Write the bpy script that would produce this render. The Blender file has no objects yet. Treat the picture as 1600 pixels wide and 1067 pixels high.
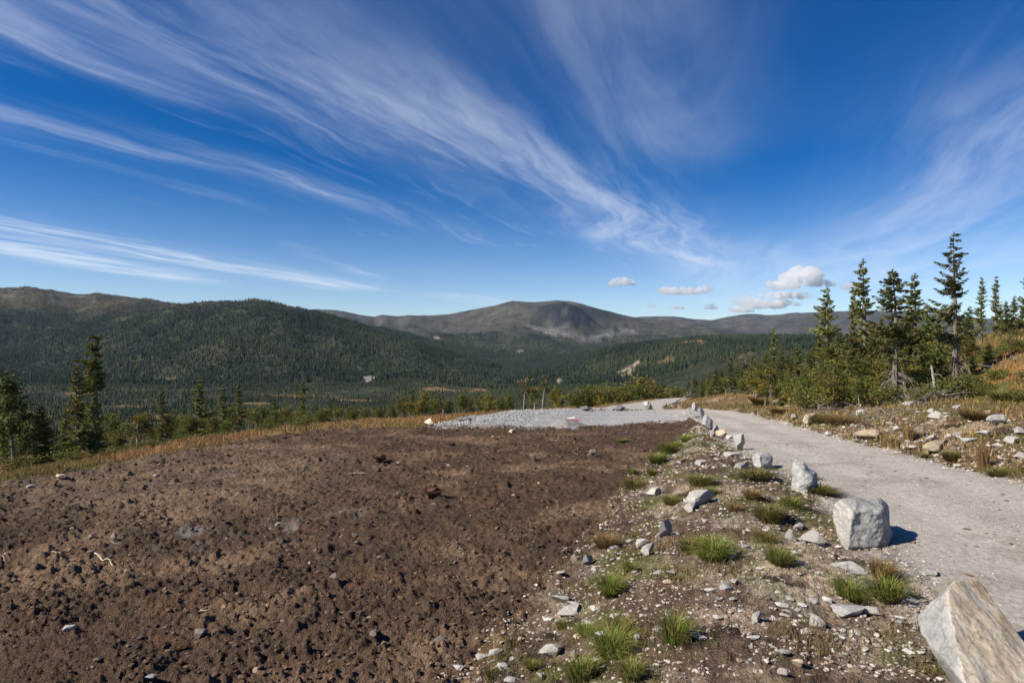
import bpy, bmesh, math, random
import numpy as np
from mathutils import Vector, noise as mnoise, Matrix

random.seed(7)
R = np.random.default_rng(11)
SC = bpy.context.scene
COL = SC.collection
F = 978.0            # focal length in photo pixels (22 mm lens)
CX, HY = 800.0, 545.0
CAMZ = 2.5

# ------------------------------------------------------------------ noise
def _hash(ix, iy, seed):
    h = (ix.astype(np.uint32) * np.uint32(374761393) + iy.astype(np.uint32) * np.uint32(668265263)
         + np.uint32((seed * 2246822519) & 0xffffffff))
    h = (h ^ (h >> np.uint32(13))) * np.uint32(1274126177)
    h = (h ^ (h >> np.uint32(16))) * np.uint32(2654435761)
    h = h ^ (h >> np.uint32(15))
    return h.astype(np.float64) / 4294967295.0

def vnoise(x, y, seed=0):
    fx, fy = np.floor(x), np.floor(y)
    ix, iy = fx.astype(np.int64), fy.astype(np.int64)
    u, v = x - fx, y - fy
    def g(a, b, du, dv):
        ang = _hash(ix + a, iy + b, seed) * (2 * math.pi)
        return np.cos(ang) * du + np.sin(ang) * dv
    su = u * u * u * (u * (u * 6 - 15) + 10)
    sv = v * v * v * (v * (v * 6 - 15) + 10)
    n00, n10 = g(0, 0, u, v), g(1, 0, u - 1, v)
    n01, n11 = g(0, 1, u, v - 1), g(1, 1, u - 1, v - 1)
    a = n00 + (n10 - n00) * su
    b = n01 + (n11 - n01) * su
    return (a + (b - a) * sv) * 1.5          # about -1..1

def fbm(x, y, octv=4, seed=0, gain=0.5):
    s = np.zeros_like(x); amp = 1.0; tot = 0
    cx, cy = x, y
    for k in range(octv):
        s = s + amp * vnoise(cx, cy, seed + k * 17)
        tot += amp; amp *= gain
        cx, cy = cx * 1.63 - cy * 1.21 + 3.1, cx * 1.21 + cy * 1.63 + 7.7
    return s / tot * 1.4

def sst(a, b, x):
    t = np.clip((x - a) / (b - a), 0, 1)
    return t * t * (3 - 2 * t)

def mix(a, b, w):
    return a + (b - a) * w

# ------------------------------------------------------------------ plan of the place (metres)
def interp(y, pts):
    p = np.array(pts, float)
    return np.interp(y, p[:, 0], p[:, 1])

E_EDGE = [(1, -1.9), (4, -0.95), (5.85, -0.36), (7.85, .4), (9.1, .93), (12, 1.97), (15.8, 3.2), (21.3, 5.7), (25, 7.4), (28.5, 8.2)]
L_EDGE = [(1, 2.2), (3, 3.0), (5.4, 4.0), (8, 4.8), (11, 5.5), (14.2, 6.0), (17.5, 6.5), (20.5, 6.95), (25.7, 8.1), (29, 8.9)]
R_EDGE = [(1, 6.5), (4, 7.8), (8, 9.0), (11.9, 9.7), (17.2, 10.5), (21.6, 11.1), (28.8, 12.4), (35, 13.6), (39.5, 14.2)]
FIELD = [(-1.9, 1)] + [(x, y) for y, x in E_EDGE[1:]] + [(5.3, 26), (2.5, 24.6), (-2.7, 24.3), (-7.5, 24.3),
         (-8.96, 21.9), (-10.2, 18.1), (-11.4, 13.9), (-12.4, 10), (-13.2, 5), (-13.5, 1)]
ROAD = [(x, y) for y, x in L_EDGE] + [(9.6, 33), (8.6, 38), (9.5, 42.5), (13.2, 42.6)] + [(x, y) for y, x in R_EDGE[::-1]]
PAD = [(-3.3, 24.2), (-3.1, 25.9), (-2.0, 31), (-0.2, 36.5), (3.6, 40.5), (6.2, 44), (10.5, 54), (16.2, 66), (18.6, 70), (19.8, 69),
       (14.2, 54), (11, 46), (10.2, 42), (9.9, 36), (9.3, 30), (8.5, 28), (5.3, 25.8), (2.5, 24.3)]

def sdf(poly, x, y):
    P = np.array(poly, float)
    d2 = np.full(x.shape, 1e18); inside = np.zeros(x.shape, bool)
    n = len(P)
    for i in range(n):
        ax, ay = P[i]; bx, by = P[(i + 1) % n]
        ex, ey = bx - ax, by - ay
        wx, wy = x - ax, y - ay
        t = np.clip((wx * ex + wy * ey) / (ex * ex + ey * ey), 0, 1)
        d2 = np.minimum(d2, (wx - t * ex) ** 2 + (wy - t * ey) ** 2)
        c = (ay > y) != (by > y)
        with np.errstate(divide='ignore', invalid='ignore'):
            inside ^= c & (x < (bx - ax) * (y - ay) / (by - ay if by != ay else 1e-9) + ax)
    d = np.sqrt(d2)
    return np.where(inside, -d, d)

# natural ground: how far below eye level the slope lies, by bearing and distance
T_D = [3, 12, 20, 30, 50, 80, 150, 300, 500, 800, 1200, 2000, 3500, 12000]
T_PX = [-500, 0, 150, 300, 450, 600, 750, 900, 1000, 1100, 1250, 1450, 1600, 2100]
T_PY = [
 [1700, 845, 752, 737, 726, 722, 708, 682, 650, 618, 596, 570, 556, 549],
 [1700, 840, 744, 728, 716, 712, 704, 680, 648, 616, 594, 566, 555, 549],
 [1700, 840, 724, 713, 706, 702, 696, 675, 645, 616, 596, 571, 558, 549],
 [1700, 838, 708, 694, 690, 690, 688, 668, 642, 616, 598, 577, 562, 550],
 [1700, 835, 698, 669, 672, 678, 680, 665, 640, 616, 600, 583, 567, 550],
 [1700, 830, 696, 661, 660, 668, 676, 660, 637, 618, 603, 588, 572, 551],
 [1700, 830, 695, 657, 649, 655, 668, 655, 637, 618, 606, 592, 576, 552],
 [1700, 830, 695, 655, 641, 645, 655, 648, 632, 618, 608, 594, 577, 552],
 [1700, 830, 695, 650, 633, 631, 640, 640, 628, 616, 606, 591, 575, 552],
 [1700, 830, 695, 648, 627, 620, 628, 632, 624, 613, 602, 588, 573, 552],
 [1700, 830, 695, 648, 622, 612, 618, 622, 616, 607, 597, 584, 570, 552],
 [1700, 830, 695, 640, 611, 596, 600, 605, 603, 597, 589, 577, 566, 552],
 [1700, 830, 695, 636, 606, 590, 592, 596, 595, 590, 583, 572, 563, 552],
 [1700, 830, 695, 636, 606, 590, 590, 592, 590, 585, 578, 569, 561, 552]]
T_PY = np.array(T_PY, float); T_LD = np.log(np.array(T_D, float)); T_PX = np.array(T_PX, float)

def table(px, d):
    ld = np.log(np.clip(d, 3, 11999))
    j = np.clip(np.searchsorted(T_LD, ld, side='right') - 1, 0, len(T_LD) - 2)
    i = np.clip(np.searchsorted(T_PX, px, side='right') - 1, 0, len(T_PX) - 2)
    b = (ld - T_LD[j]) / (T_LD[j + 1] - T_LD[j])
    a = np.clip((px - T_PX[i]) / (T_PX[i + 1] - T_PX[i]), 0, 1); a = a * a * (3 - 2 * a)
    def h(ii):
        def slope(k):
            k0 = np.clip(k - 1, 0, len(T_LD) - 1); k1 = np.clip(k + 1, 0, len(T_LD) - 1)
            return (T_PY[ii, k1] - T_PY[ii, k0]) / (T_LD[k1] - T_LD[k0])
        w = T_LD[j + 1] - T_LD[j]
        p0, p1, m0, m1 = T_PY[ii, j], T_PY[ii, j + 1], slope(j) * w, slope(j + 1) * w
        lin = j < 3
        herm = (2 * b ** 3 - 3 * b * b + 1) * p0 + (b ** 3 - 2 * b * b + b) * m0 + (-2 * b ** 3 + 3 * b * b) * p1 + (b ** 3 - b * b) * m1
        return np.where(lin, p0 + (p1 - p0) * b, herm)
    py = h(i) * (1 - a) + h(i + 1) * a
    return CAMZ + (HY - py) / F * d

# hills: skyline by bearing, distance of the crest, distance of the foot
LOW = (0, 0, 0, 0)
HILLS = [
 dict(sky=[(-500, 580), (0, 535), (120, 511), (190, 496), (240, 484), (275, 476), (300, 471), (320, 468), (345, 466), (375, 468), (400, 465), (415, 466), (440, 471), (480, 482), (520, 492), (560, 502), (600, 514), (650, 528), (700, 543), (760, 559),
           (820, 577), (880, 595), (940, 618), (1000, 640), (2200, 700)],
      crest=[(-500, 2300), (0, 2300), (400, 2350), (700, 2100), (900, 1900), (2200, 1900)],
      foot=[(-500, 1500), (0, 1400), (200, 1250), (400, 1150), (650, 1000), (900, 1000), (2200, 1000)], p=0.8, n=3.2, low=LOW[0]),
 dict(sky=[(-500, 472), (-150, 449), (0, 446), (25, 446), (60, 450), (100, 456), (122, 459), (150, 459), (185, 463), (215, 466), (240, 471), (270, 476), (300, 477), (340, 478), (420, 484), (520, 498), (640, 520), (760, 548), (900, 590), (2200, 680)],
      crest=[(-500, 3200), (0, 3050), (400, 3300), (2200, 3300)], foot=[(-500, 1650), (0, 1550), (300, 1900), (700, 2300), (2200, 2400)], p=0.8, n=3.0, low=0),
 dict(sky=[(-500, 520), (300, 500), (480, 488), (520, 487), (545, 488), (560, 491), (585, 493), (597, 489), (620, 491), (660, 490), (700, 489), (740, 482), (765, 477), (785, 472),
           (800, 468), (815, 469), (835, 470), (850, 469), (870, 467), (890, 468), (910, 472), (940, 481), (970, 489), (1000, 495), (1050, 503),
           (1100, 510), (1200, 521), (1300, 530), (2200, 560)],
      crest=[(-500, 5200), (2200, 5200)], foot=[(-500, 3300), (700, 2700), (1000, 2700), (2200, 3300)], p=0.9, n=2.6, low=LOW[1]),
 dict(sky=[(-500, 530), (800, 510), (960, 496), (1000, 494), (1040, 493), (1065, 494), (1085, 497), (1112, 499), (1140, 494), (1165, 490), (1200, 490), (1220, 489), (1245, 487),
           (1275, 487), (1300, 486), (1350, 484), (1400, 486), (1450, 490), (1550, 497), (1700, 505), (2200, 520)],
      crest=[(-500, 7600), (2200, 7600)], foot=[(-500, 4600), (2200, 4600)], p=0.9, n=2.0, low=LOW[2]),
 dict(sky=[(-500, 700), (780, 620), (830, 588), (870, 570), (900, 556), (937, 548), (970, 541), (1010, 536), (1061, 532), (1095, 528), (1123, 526), (1199, 526),
           (1300, 527), (1450, 527), (1700, 530), (2200, 545)],
      crest=[(-500, 1900), (900, 1950), (1100, 1750), (1300, 1600), (2200, 1500)],
      foot=[(-500, 1200), (900, 1050), (1100, 900), (1400, 800), (2200, 800)], p=0.85, n=2.0, low=LOW[3])]

def smax(a, b, k):
    return 0.5 * (a + b + np.sqrt((a - b) ** 2 + k * k))

def far_z(px, d):
    x = (px - CX) / F * d
    z = table(px, d)
    und = fbm(x / 160, d / 160, 4, 301) * np.clip((d - 120) / 400, 0, 1)
    z = z + und * np.clip(d / 1000, 0.1, 3.0) * 7
    for hl in HILLS:
        sp = np.array(hl['sky'], float)
        pys = np.interp(px, sp[:, 0], sp[:, 1])
        c = interp(px, hl['crest']); f = interp(px, hl['foot'])
        warp = 1 + 0.10 * fbm(x / 900 + 5, d / 900, 3, 77)
        dd = d * warp
        zc = CAMZ + (HY - pys - hl.get('low', 0)) / F * c / warp
        fz = table(px, f) - 4
        u = np.clip((dd - f) / (c - f), 0, 1)
        prof = u ** hl['p'] * (1 + .0 * u)
        prof = 0.35 * prof + 0.65 * (prof * prof * (3 - 2 * prof))
        up = fz + (zc - fz) * prof
        v = np.clip((dd - c) / (0.8 * c), 0, 1)
        up = np.where(dd > c, zc - (zc - fz) * v * v * 1.2, up)
        up = np.where(dd < f, fz - 40 * np.clip((f - dd) / f, 0, 1) * 3, up)
        sc = c / 1000.0
        spur = fbm(x / (190 * sc) + 3, d / (420 * sc), 3, 71)
        up = up + spur * 20 * sc * np.clip(u * (1 - u) * 4, 0, 1)
        rough = fbm(x / (110 * sc), d / (110 * sc), 6, 40 + int(hl['crest'][0][1]) % 97, 0.55)
        rid = .55 - np.abs(fbm(x / (230 * sc) + 9, d / (150 * sc), 4, 63)) * 2
        up = up + (rough * 8.5 + rid * 5.0) * sc * np.clip(u * 3, 0, 1) * (0.16 + 0.84 * np.clip((1.0 - u) * 4, 0, 1)) * hl['n'] / 2.2
        if hl is HILLS[2]:
            # the cliff band under the round top
            cl = np.exp(-((px - 905) / 72.0) ** 4) * (.8 + .4 * fbm(x / 150, d / 150, 3, 83))
            h = (up - fz) / np.maximum(zc - fz, 1)
            cut = sst(.50, .88, h) - sst(.0, 1.0, h)
            up = up - cl * cut * 0 + cl * (zc - fz) * 0.30 * (sst(.56, .74, h) - np.clip((h - .2) / .8, 0, 1)) * 1.0
        z = smax(z, up, 4.0 * sc) - 1.0 * sc
    return z

def plane_z(y):
    return -0.05 * (np.sqrt((y - 11) ** 2 + 2.0) + (y - 11)) / 2

def bank_side(x, y):
    b = interp(y, [(0, 5), (8, 7), (20, 9), (30, 11), (40, 12), (44, 11), (70, 19.2), (90, 24)])
    return sst(-0.6, 0.6, x - b)

def ground(x, y, detail=True):
    """height and zone fields of the land at plan points"""
    px = CX + F * x / y
    zn = table(px, y)
    far = y > 60
    if far.any():
        zf = zn.copy(); zf[far] = far_z(px[far], y[far])
        zn = mix(zn, zf, sst(60, 140, y))
    near = y < 110
    sF = np.full(x.shape, 99.0); sR = sF.copy(); sP = sF.copy()
    j1 = fbm(x[near] / .9, y[near] / .9, 4, 5)
    sF[near] = sdf(FIELD, x[near], y[near]) + j1 * .22
    jr = j1 * .12
    sR[near] = sdf(ROAD, x[near], y[near]) + jr
    sP[near] = sdf(PAD, x[near], y[near]) + jr * 2
    sG = np.minimum(sR, sP)
    fz = -0.45 - 0.008 * y + 0.05 * np.sin(x * .5 + 1) * np.clip(1 - y / 30, 0, 1)
    pz = plane_z(y)
    a, b = np.maximum(sF, 0), np.maximum(sG, 0)
    w = sst(0.02, .98, a / np.maximum(a + b, 1e-6))
    core = mix(fz, pz, w ** .72) + .24 * np.sin(np.pi * np.clip(w, 0, 1)) * (1 - sst(20, 26, y))
    core = np.where(sF < 0, fz, np.where(sG < 0, pz, core))
    # shoulder where the field edge meets higher gravel
    rs = bank_side(x, y)
    emb = sst(-1, .5, x - interp(y, E_EDGE)) * (1 - sst(24, 28, y)) * (1 - rs)
    natw = sst(0.2, 3.8, np.minimum(a, b)) * (1 - emb)
    s = b
    t = x / y
    rise = (1.0 * sst(-0.2, 6.5, s) + 5.4 * (1 - np.exp(-np.maximum(0, s - 7.5) * .115)) * sst(.60, .78, t)
            - 0.12 * np.exp(-((s - .5) / .5) ** 2))
    bank = pz + rise
    bank = mix(bank, np.where(y > 45, zn, bank), sst(45, 90, y))
    nat = mix(zn, bank, rs * (1 - sst(60, 100, y)))
    z = mix(core, nat, np.maximum(natw, rs * sst(0, .4, b)))
    wf = sst(.25, -.25, sF); wr = sst(.1, -.15, sR); wp = sst(.15, -.2, sP) * (1 - wr)
    we = emb * (1 - wf) * (1 - wr) * (1 - wp)
    wb = rs * (1 - wr) * (1 - wp) * (1 - wf) * (1 - sst(40, 60, y))
    if detail:
        n = near
        X, Y = x[n], y[n]
        big = fbm(X / 2.2, Y / 2.2, 3, 21)
        med = fbm(X / .55, Y / .55, 4, 31)
        fin = fbm(X / .13, Y / .13, 3, 41)
        fine2 = fbm(X / .055, Y / .055, 2, 43)
        bil = np.abs(fbm(X / .22, Y / .22, 4, 51))
        lump = sst(.25, .75, fbm(X / .42 + 3, Y / .42, 2, 53)) * sst(-.1, .5, fbm(X / 2.6, Y / 2.6 + 7, 2, 54))
        row = np.sin((X * .80 + Y * .62) * 5.2 + big * 2.2)
        smoothp = sst(.05, .5, fbm(X / 3.3 + 4, Y / 2.6, 3, 57))      # smoother, driven-over stretches
        rg = 1 - .65 * smoothp
        df = big * .07 + med * .062 * rg + (bil - .2) * .078 * rg + lump * .065 * (1 + fin) + fin * .034 * (.5 + .5 * rg) + fine2 * .020 + row * .022 * rg
        de = big * .08 + med * .06 + (bil - .2) * .05 + fin * .022 + fine2 * .010
        yy, lx, rx = Y, interp(Y, L_EDGE), interp(Y, R_EDGE)
        q = (X - lx) / np.maximum(rx - lx, 1)
        rut = -np.exp(-((q - .30) / .10) ** 2) - np.exp(-((q - .70) / .10) ** 2)
        dr = big * .015 + fin * .006 + fine2 * .005 + rut * .025
        rim = sst(6.0, 0.5, X + 3.2 - (Y - 25) * .28)
        dp = big * .03 + fin * .012 + rim * (np.abs(med) * .12 + np.abs(fin) * .07 + .12)
        db = big * .16 + med * .12 + (bil - .2) * .16 + fin * .03
        dn = big * .10 + med * .07 + fin * .02
        wn = np.clip(1 - wf[n] - we[n] - wr[n] - wp[n] - wb[n], 0, 1)
        z[n] += wf[n] * df + we[n] * de + wr[n] * dr + wp[n] * dp + wb[n] * db + wn * dn
        # lip of loose soil along the field's edge by the gravel pad
        z[n] += .10 * np.exp(-((sF[n] + .15) / .3) ** 2) * (Y > 22) * (X > -7)
    return z, dict(sF=sF, sR=sR, sP=sP, wf=wf, wr=wr, wp=wp, we=we, wb=wb, rs=rs)

def gz(x, y):
    z, _ = ground(np.array([float(x)]), np.array([float(y)]))
    return float(z[0])

def at(px, py, lo=3.5, hi=140.0):
    """first ground point on the sight line through a photo pixel"""
    d = np.exp(np.linspace(math.log(lo), math.log(hi), 1500))
    x = (px - CX) / F * d
    z, _ = ground(x, d)
    ray = CAMZ + (HY - py) / F * d
    k = np.argmax(z >= ray)
    if not (z >= ray).any():
        k = len(d) - 1
    return float(x[k]), float(d[k]), float(z[k])

def at_far(px, py):
    d = np.exp(np.linspace(math.log(150), math.log(9000), 2500))
    p = np.full(d.shape, float(px))
    z = far_z(p, d); ray = CAMZ + (HY - py) / F * d
    k = np.argmax(z >= ray) if (z >= ray).any() else len(d) - 1
    return float((px - CX) / F * d[k]), float(d[k]), float(z[k])

# ------------------------------------------------------------------ materials
def new_mat(name, rough=.9):
    m = bpy.data.materials.new(name); m.use_nodes = True
    nt = m.node_tree
    b = nt.nodes['Principled BSDF']
    b.inputs['Roughness'].default_value = rough
    b.inputs['Specular IOR Level'].default_value = .2
    return m, nt, b

def nn(nt, typ, **kw):
    n = nt.nodes.new(typ)
    for k, v in kw.items():
        if k in n.inputs.keys() if hasattr(n.inputs, 'keys') else False:
            n.inputs[k].default_value = v
        else:
            setattr(n, k, v)
    return n

def noise_node(nt, vec, scale, detail=4, rough=.55, dist=0):
    n = nt.nodes.new('ShaderNodeTexNoise')
    n.inputs['Scale'].default_value = scale; n.inputs['Detail'].default_value = detail
    n.inputs['Roughness'].default_value = rough; n.inputs['Distortion'].default_value = dist
    nt.links.new(vec, n.inputs['Vector'])
    return n.outputs['Fac']

def ramp(nt, fac, stops):
    r = nt.nodes.new('ShaderNodeValToRGB')
    e = r.color_ramp.elements
    while len(e) < len(stops): e.new(0.5)
    for q, (p, c) in zip(e, stops):
        q.position = p; q.color = (*c, 1) if len(c) == 3 else c
    nt.links.new(fac, r.inputs['Fac'])
    return r.outputs['Color']

def mixc(nt, fac, a, b, mode='MIX'):
    m = nt.nodes.new('ShaderNodeMix'); m.data_type = 'RGBA'; m.blend_type = mode
    for s, v in ((0, fac), (6, a), (7, b)):
        if isinstance(v, (int, float)): m.inputs[s].default_value = v
        elif isinstance(v, tuple): m.inputs[s].default_value = (*v, 1) if len(v) == 3 else v
        else: nt.links.new(v, m.inputs[s])
    return m.outputs[2]

def bump(nt, b, h, strength, dist):
    n = nt.nodes.new('ShaderNodeBump'); n.inputs['Strength'].default_value = strength
    n.inputs['Distance'].default_value = dist
    nt.links.new(h, n.inputs['Height']); nt.links.new(n.outputs['Normal'], b.inputs['Normal'])

def coords(nt, which='Object'):
    return nt.nodes.new('ShaderNodeTexCoord').outputs[which]

def attr(nt, name):
    a = nt.nodes.new('ShaderNodeAttribute'); a.attribute_name = name
    return a.outputs['Color']

def land_mat(name, s1, s2, lo, hi, bs, bd, speck=None):
    """ground: per-vertex soil colour times two scales of noise"""
    m, nt, b = new_mat(name, .95)
    b.inputs['Specular IOR Level'].default_value = .1
    v = coords(nt)
    n1 = noise_node(nt, v, s1, 6, .65); n2 = noise_node(nt, v, s2, 3, .6)
    c = mixc(nt, 1.0, attr(nt, 'Col'), ramp(nt, n1, [(.3, (lo,) * 3), (.7, (hi,) * 3)]), 'MULTIPLY')
    c = mixc(nt, 1.0, c, ramp(nt, n2, [(.3, (lo * .9 + .1,) * 3), (.7, (hi * .9 + .1,) * 3)]), 'MULTIPLY')
    if speck:
        vo = nt.nodes.new('ShaderNodeTexVoronoi'); vo.inputs['Scale'].default_value = speck[0]
        nt.links.new(v, vo.inputs['Vector'])
        k = ramp(nt, vo.outputs['Color'], [(speck[1], (0, 0, 0)), (speck[1] + .03, (1, 1, 1))])
        sp = nt.nodes.new('ShaderNodeSeparateColor'); nt.links.new(k, sp.inputs[0])
        c = mixc(nt, sp.outputs[0], c, speck[2])
    nt.links.new(c, b.inputs['Base Color'])
    ad = nt.nodes.new('ShaderNodeMath'); ad.operation = 'ADD'
    nt.links.new(n1, ad.inputs[0]); nt.links.new(n2, ad.inputs[1])
    bump(nt, b, ad.outputs[0], bs, bd)
    return m

M = {}
M['dirt'] = land_mat('turned_soil', 9, 55, .62, 1.45, 1.0, .05, (38, .93, (.17, .125, .09)))
M['gravel'] = land_mat('crushed_gravel', 11, 95, .74, 1.24, .9, .025, (48, .90, (.24, .215, .185)))
M['rubble'] = land_mat('broken_stone', 7, 26, .72, 1.28, .9, .08)
M['bankland'] = land_mat('peaty_slope', 8, 48, .58, 1.5, 1.0, .05, (26, .91, (.50, .46, .41)))
M['heath'] = land_mat('heath', 3.0, 18, .55, 1.5, .8, .08)
M['hill'] = land_mat('hillside', .018, .09, .62, 1.42, .6, 4.0)

def foliage_mat(name, rough=.75, trans=.3):
    m, nt, b = new_mat(name, rough)
    a = attr(nt, 'Col')
    oi = nt.nodes.new('ShaderNodeObjectInfo')
    hs = nt.nodes.new('ShaderNodeHueSaturation')
    mr = nt.nodes.new('ShaderNodeMapRange'); mr.inputs['To Min'].default_value = .485; mr.inputs['To Max'].default_value = .515
    nt.links.new(oi.outputs['Random'], mr.inputs['Value']); nt.links.new(mr.outputs[0], hs.inputs['Hue'])
    mv = nt.nodes.new('ShaderNodeMapRange'); mv.inputs['To Min'].default_value = .8; mv.inputs['To Max'].default_value = 1.2
    nt.links.new(oi.outputs['Random'], mv.inputs['Value']); nt.links.new(mv.outputs[0], hs.inputs['Value'])
    nt.links.new(a, hs.inputs['Color'])
    nt.links.new(hs.outputs[0], b.inputs['Base Color'])
    tr = nt.nodes.new('ShaderNodeBsdfTranslucent'); nt.links.new(hs.outputs[0], tr.inputs['Color'])
    ms = nt.nodes.new('ShaderNodeMixShader'); ms.inputs[0].default_value = trans
    out = nt.nodes['Material Output']
    nt.links.new(b.outputs[0], ms.inputs[1]); nt.links.new(tr.outputs[0], ms.inputs[2]); nt.links.new(ms.outputs[0], out.inputs['Surface'])
    return m
M['needles'] = foliage_mat('spruce_needles', .7, .28)
M['leaves'] = foliage_mat('birch_leaves', .6, .35)
M['blades'] = foliage_mat('grass_blades', .7, .35)

def bark_mat(name, c1, c2, sc):
    m, nt, b = new_mat(name, .95)
    v = coords(nt)
    mp = nt.nodes.new('ShaderNodeMapping'); mp.inputs['Scale'].default_value = (1, 1, .25); nt.links.new(v, mp.inputs[0])
    n = noise_node(nt, mp.outputs[0], sc, 6, .65)
    nt.links.new(ramp(nt, n, [(.35, c1), (.65, c2)]), b.inputs['Base Color'])
    bump(nt, b, n, .7, .02)
    return m
M['bark'] = bark_mat('spruce_bark', (.075, .058, .045), (.21, .18, .155), 14)
M['birchbark'] = bark_mat('birch_bark', (.10, .085, .07), (.36, .33, .30), 9)
M['deadwood'] = bark_mat('bleached_wood', (.20, .175, .15), (.48, .44, .39), 12)
M['twig'] = bark_mat('dead_twigs', (.13, .11, .095), (.30, .265, .23), 12)
M['stick'] = bark_mat('pale_root', (.26, .20, .14), (.50, .42, .32), 20)

def rock_mat(name, a, b_, c, sc=3.0, warm=.5, bs=.55):
    m, nt, b = new_mat(name, .88)
    v = coords(nt)
    n1 = noise_node(nt, v, sc, 6, .6, .4); n2 = noise_node(nt, v, sc * 9, 6, .7); n3 = noise_node(nt, v, sc * .7, 3, .5, .8)
    col = ramp(nt, n1, [(.36, a), (.60, b_)])
    f = ramp(nt, n3, [(warm, (0, 0, 0)), (warm + .16, (1, 1, 1))])
    sp = nt.nodes.new('ShaderNodeSeparateColor'); nt.links.new(f, sp.inputs[0])
    col = mixc(nt, sp.outputs[0], col, c)
    col = mixc(nt, 1.0, col, ramp(nt, n2, [(.28, (.70,) * 3), (.66, (1.14,) * 3)]), 'MULTIPLY')
    wn = nt.nodes.new('ShaderNodeTexNoise'); wn.inputs['Scale'].default_value = sc * 1.5; nt.links.new(v, wn.inputs['Vector'])
    wv_ = nt.nodes.new('ShaderNodeVectorMath'); wv_.operation = 'MULTIPLY_ADD'; nt.links.new(wn.outputs['Color'], wv_.inputs[0]); wv_.inputs[1].default_value = (.35,) * 3; nt.links.new(v, wv_.inputs[2])
    vr = nt.nodes.new('ShaderNodeTexVoronoi'); vr.feature = 'DISTANCE_TO_EDGE'; vr.inputs['Scale'].default_value = sc * 1.1; nt.links.new(wv_.outputs[0], vr.inputs['Vector'])
    crk = ramp(nt, vr.outputs['Distance'], [(0.0, (.45,) * 3), (.028, (1, 1, 1))])
    col = mixc(nt, .7, col, crk, 'MULTIPLY')
    li = noise_node(nt, v, sc * 4, 2, .4)
    lf = ramp(nt, li, [(.66, (0, 0, 0)), (.70, (1, 1, 1))]); lsp = nt.nodes.new('ShaderNodeSeparateColor'); nt.links.new(lf, lsp.inputs[0])
    lm = nt.nodes.new('ShaderNodeMath'); lm.operation = 'MULTIPLY'; nt.links.new(lsp.outputs[0], lm.inputs[0]); lm.inputs[1].default_value = .45
    col = mixc(nt, lm.outputs[0], col, (.16, .155, .13))
    oi = nt.nodes.new('ShaderNodeObjectInfo')
    mv = nt.nodes.new('ShaderNodeMapRange'); mv.inputs['To Min'].default_value = .85; mv.inputs['To Max'].default_value = 1.12
    nt.links.new(oi.outputs['Random'], mv.inputs['Value'])
    hs = nt.nodes.new('ShaderNodeHueSaturation'); nt.links.new(col, hs.inputs['Color']); nt.links.new(mv.outputs[0], hs.inputs['Value'])
    nt.links.new(hs.outputs[0], b.inputs['Base Color'])
    ad = nt.nodes.new('ShaderNodeMath'); ad.operation = 'ADD'
    nt.links.new(n1, ad.inputs[0]); nt.links.new(n2, ad.inputs[1])
    bump(nt, b, ad.outputs[0], bs, .03)
    return m
M['rock'] = rock_mat('grey_rock', (.24, .24, .235), (.40, .39, .37), (.42, .37, .29), 3.0, .56)
M['rockpale'] = rock_mat('pale_rock', (.36, .345, .32), (.50, .475, .44), (.42, .33, .24), 5.0, .54)
M['rockdark'] = rock_mat('dark_rock', (.10, .10, .105), (.20, .195, .19), (.20, .18, .15), 3.0, .6)
M['rockcream'] = rock_mat('cream_rock', (.50, .39, .26), (.62, .53, .41), (.50, .32, .17), 3.4, .53, .25)
M['rockochre'] = rock_mat('ochre_rock', (.30, .24, .16), (.44, .37, .27), (.36, .25, .13), 3.0, .52)
M['rocksoil'] = rock_mat('soil_stained_rock', (.16, .125, .10), (.30, .25, .21), (.24, .17, .12), 6.0, .52)

def flat_mat(name, c, rough=.6, sc=20, var=.15):
    m, nt, b = new_mat(name, rough)
    n = noise_node(nt, coords(nt), sc, 4, .6)
    nt.links.new(ramp(nt, n, [(.3, tuple(q * (1 - var) for q in c)), (.7, tuple(min(1, q * (1 + var)) for q in c))]), b.inputs['Base Color'])
    return m
M['peat'] = flat_mat('rusty_peat', (.105, .058, .03), .95, 30, .5)
M['red'] = flat_mat('red_paint', (.55, .06, .04)); M['white'] = flat_mat('white_paint', (.78, .78, .76))
M['steel'] = flat_mat('galvanised_steel', (.20, .20, .21), .5)

def attr_mat(name, rough=.95, sc=30, bs=.5):
    m, nt, b = new_mat(name, rough)
    v = coords(nt); n = noise_node(nt, v, sc, 5, .65)
    c = mixc(nt, 1.0, attr(nt, 'Col'), ramp(nt, n, [(.3, (.7,) * 3), (.7, (1.3,) * 3)]), 'MULTIPLY')
    nt.links.new(c, b.inputs['Base Color']); bump(nt, b, n, bs, .02)
    return m
M['clod'] = attr_mat('soil_clod'); M['pebble'] = attr_mat('pebble_stone', .85, 40)
M['forest'] = attr_mat('far_forest', .9, .6, 0)

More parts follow.
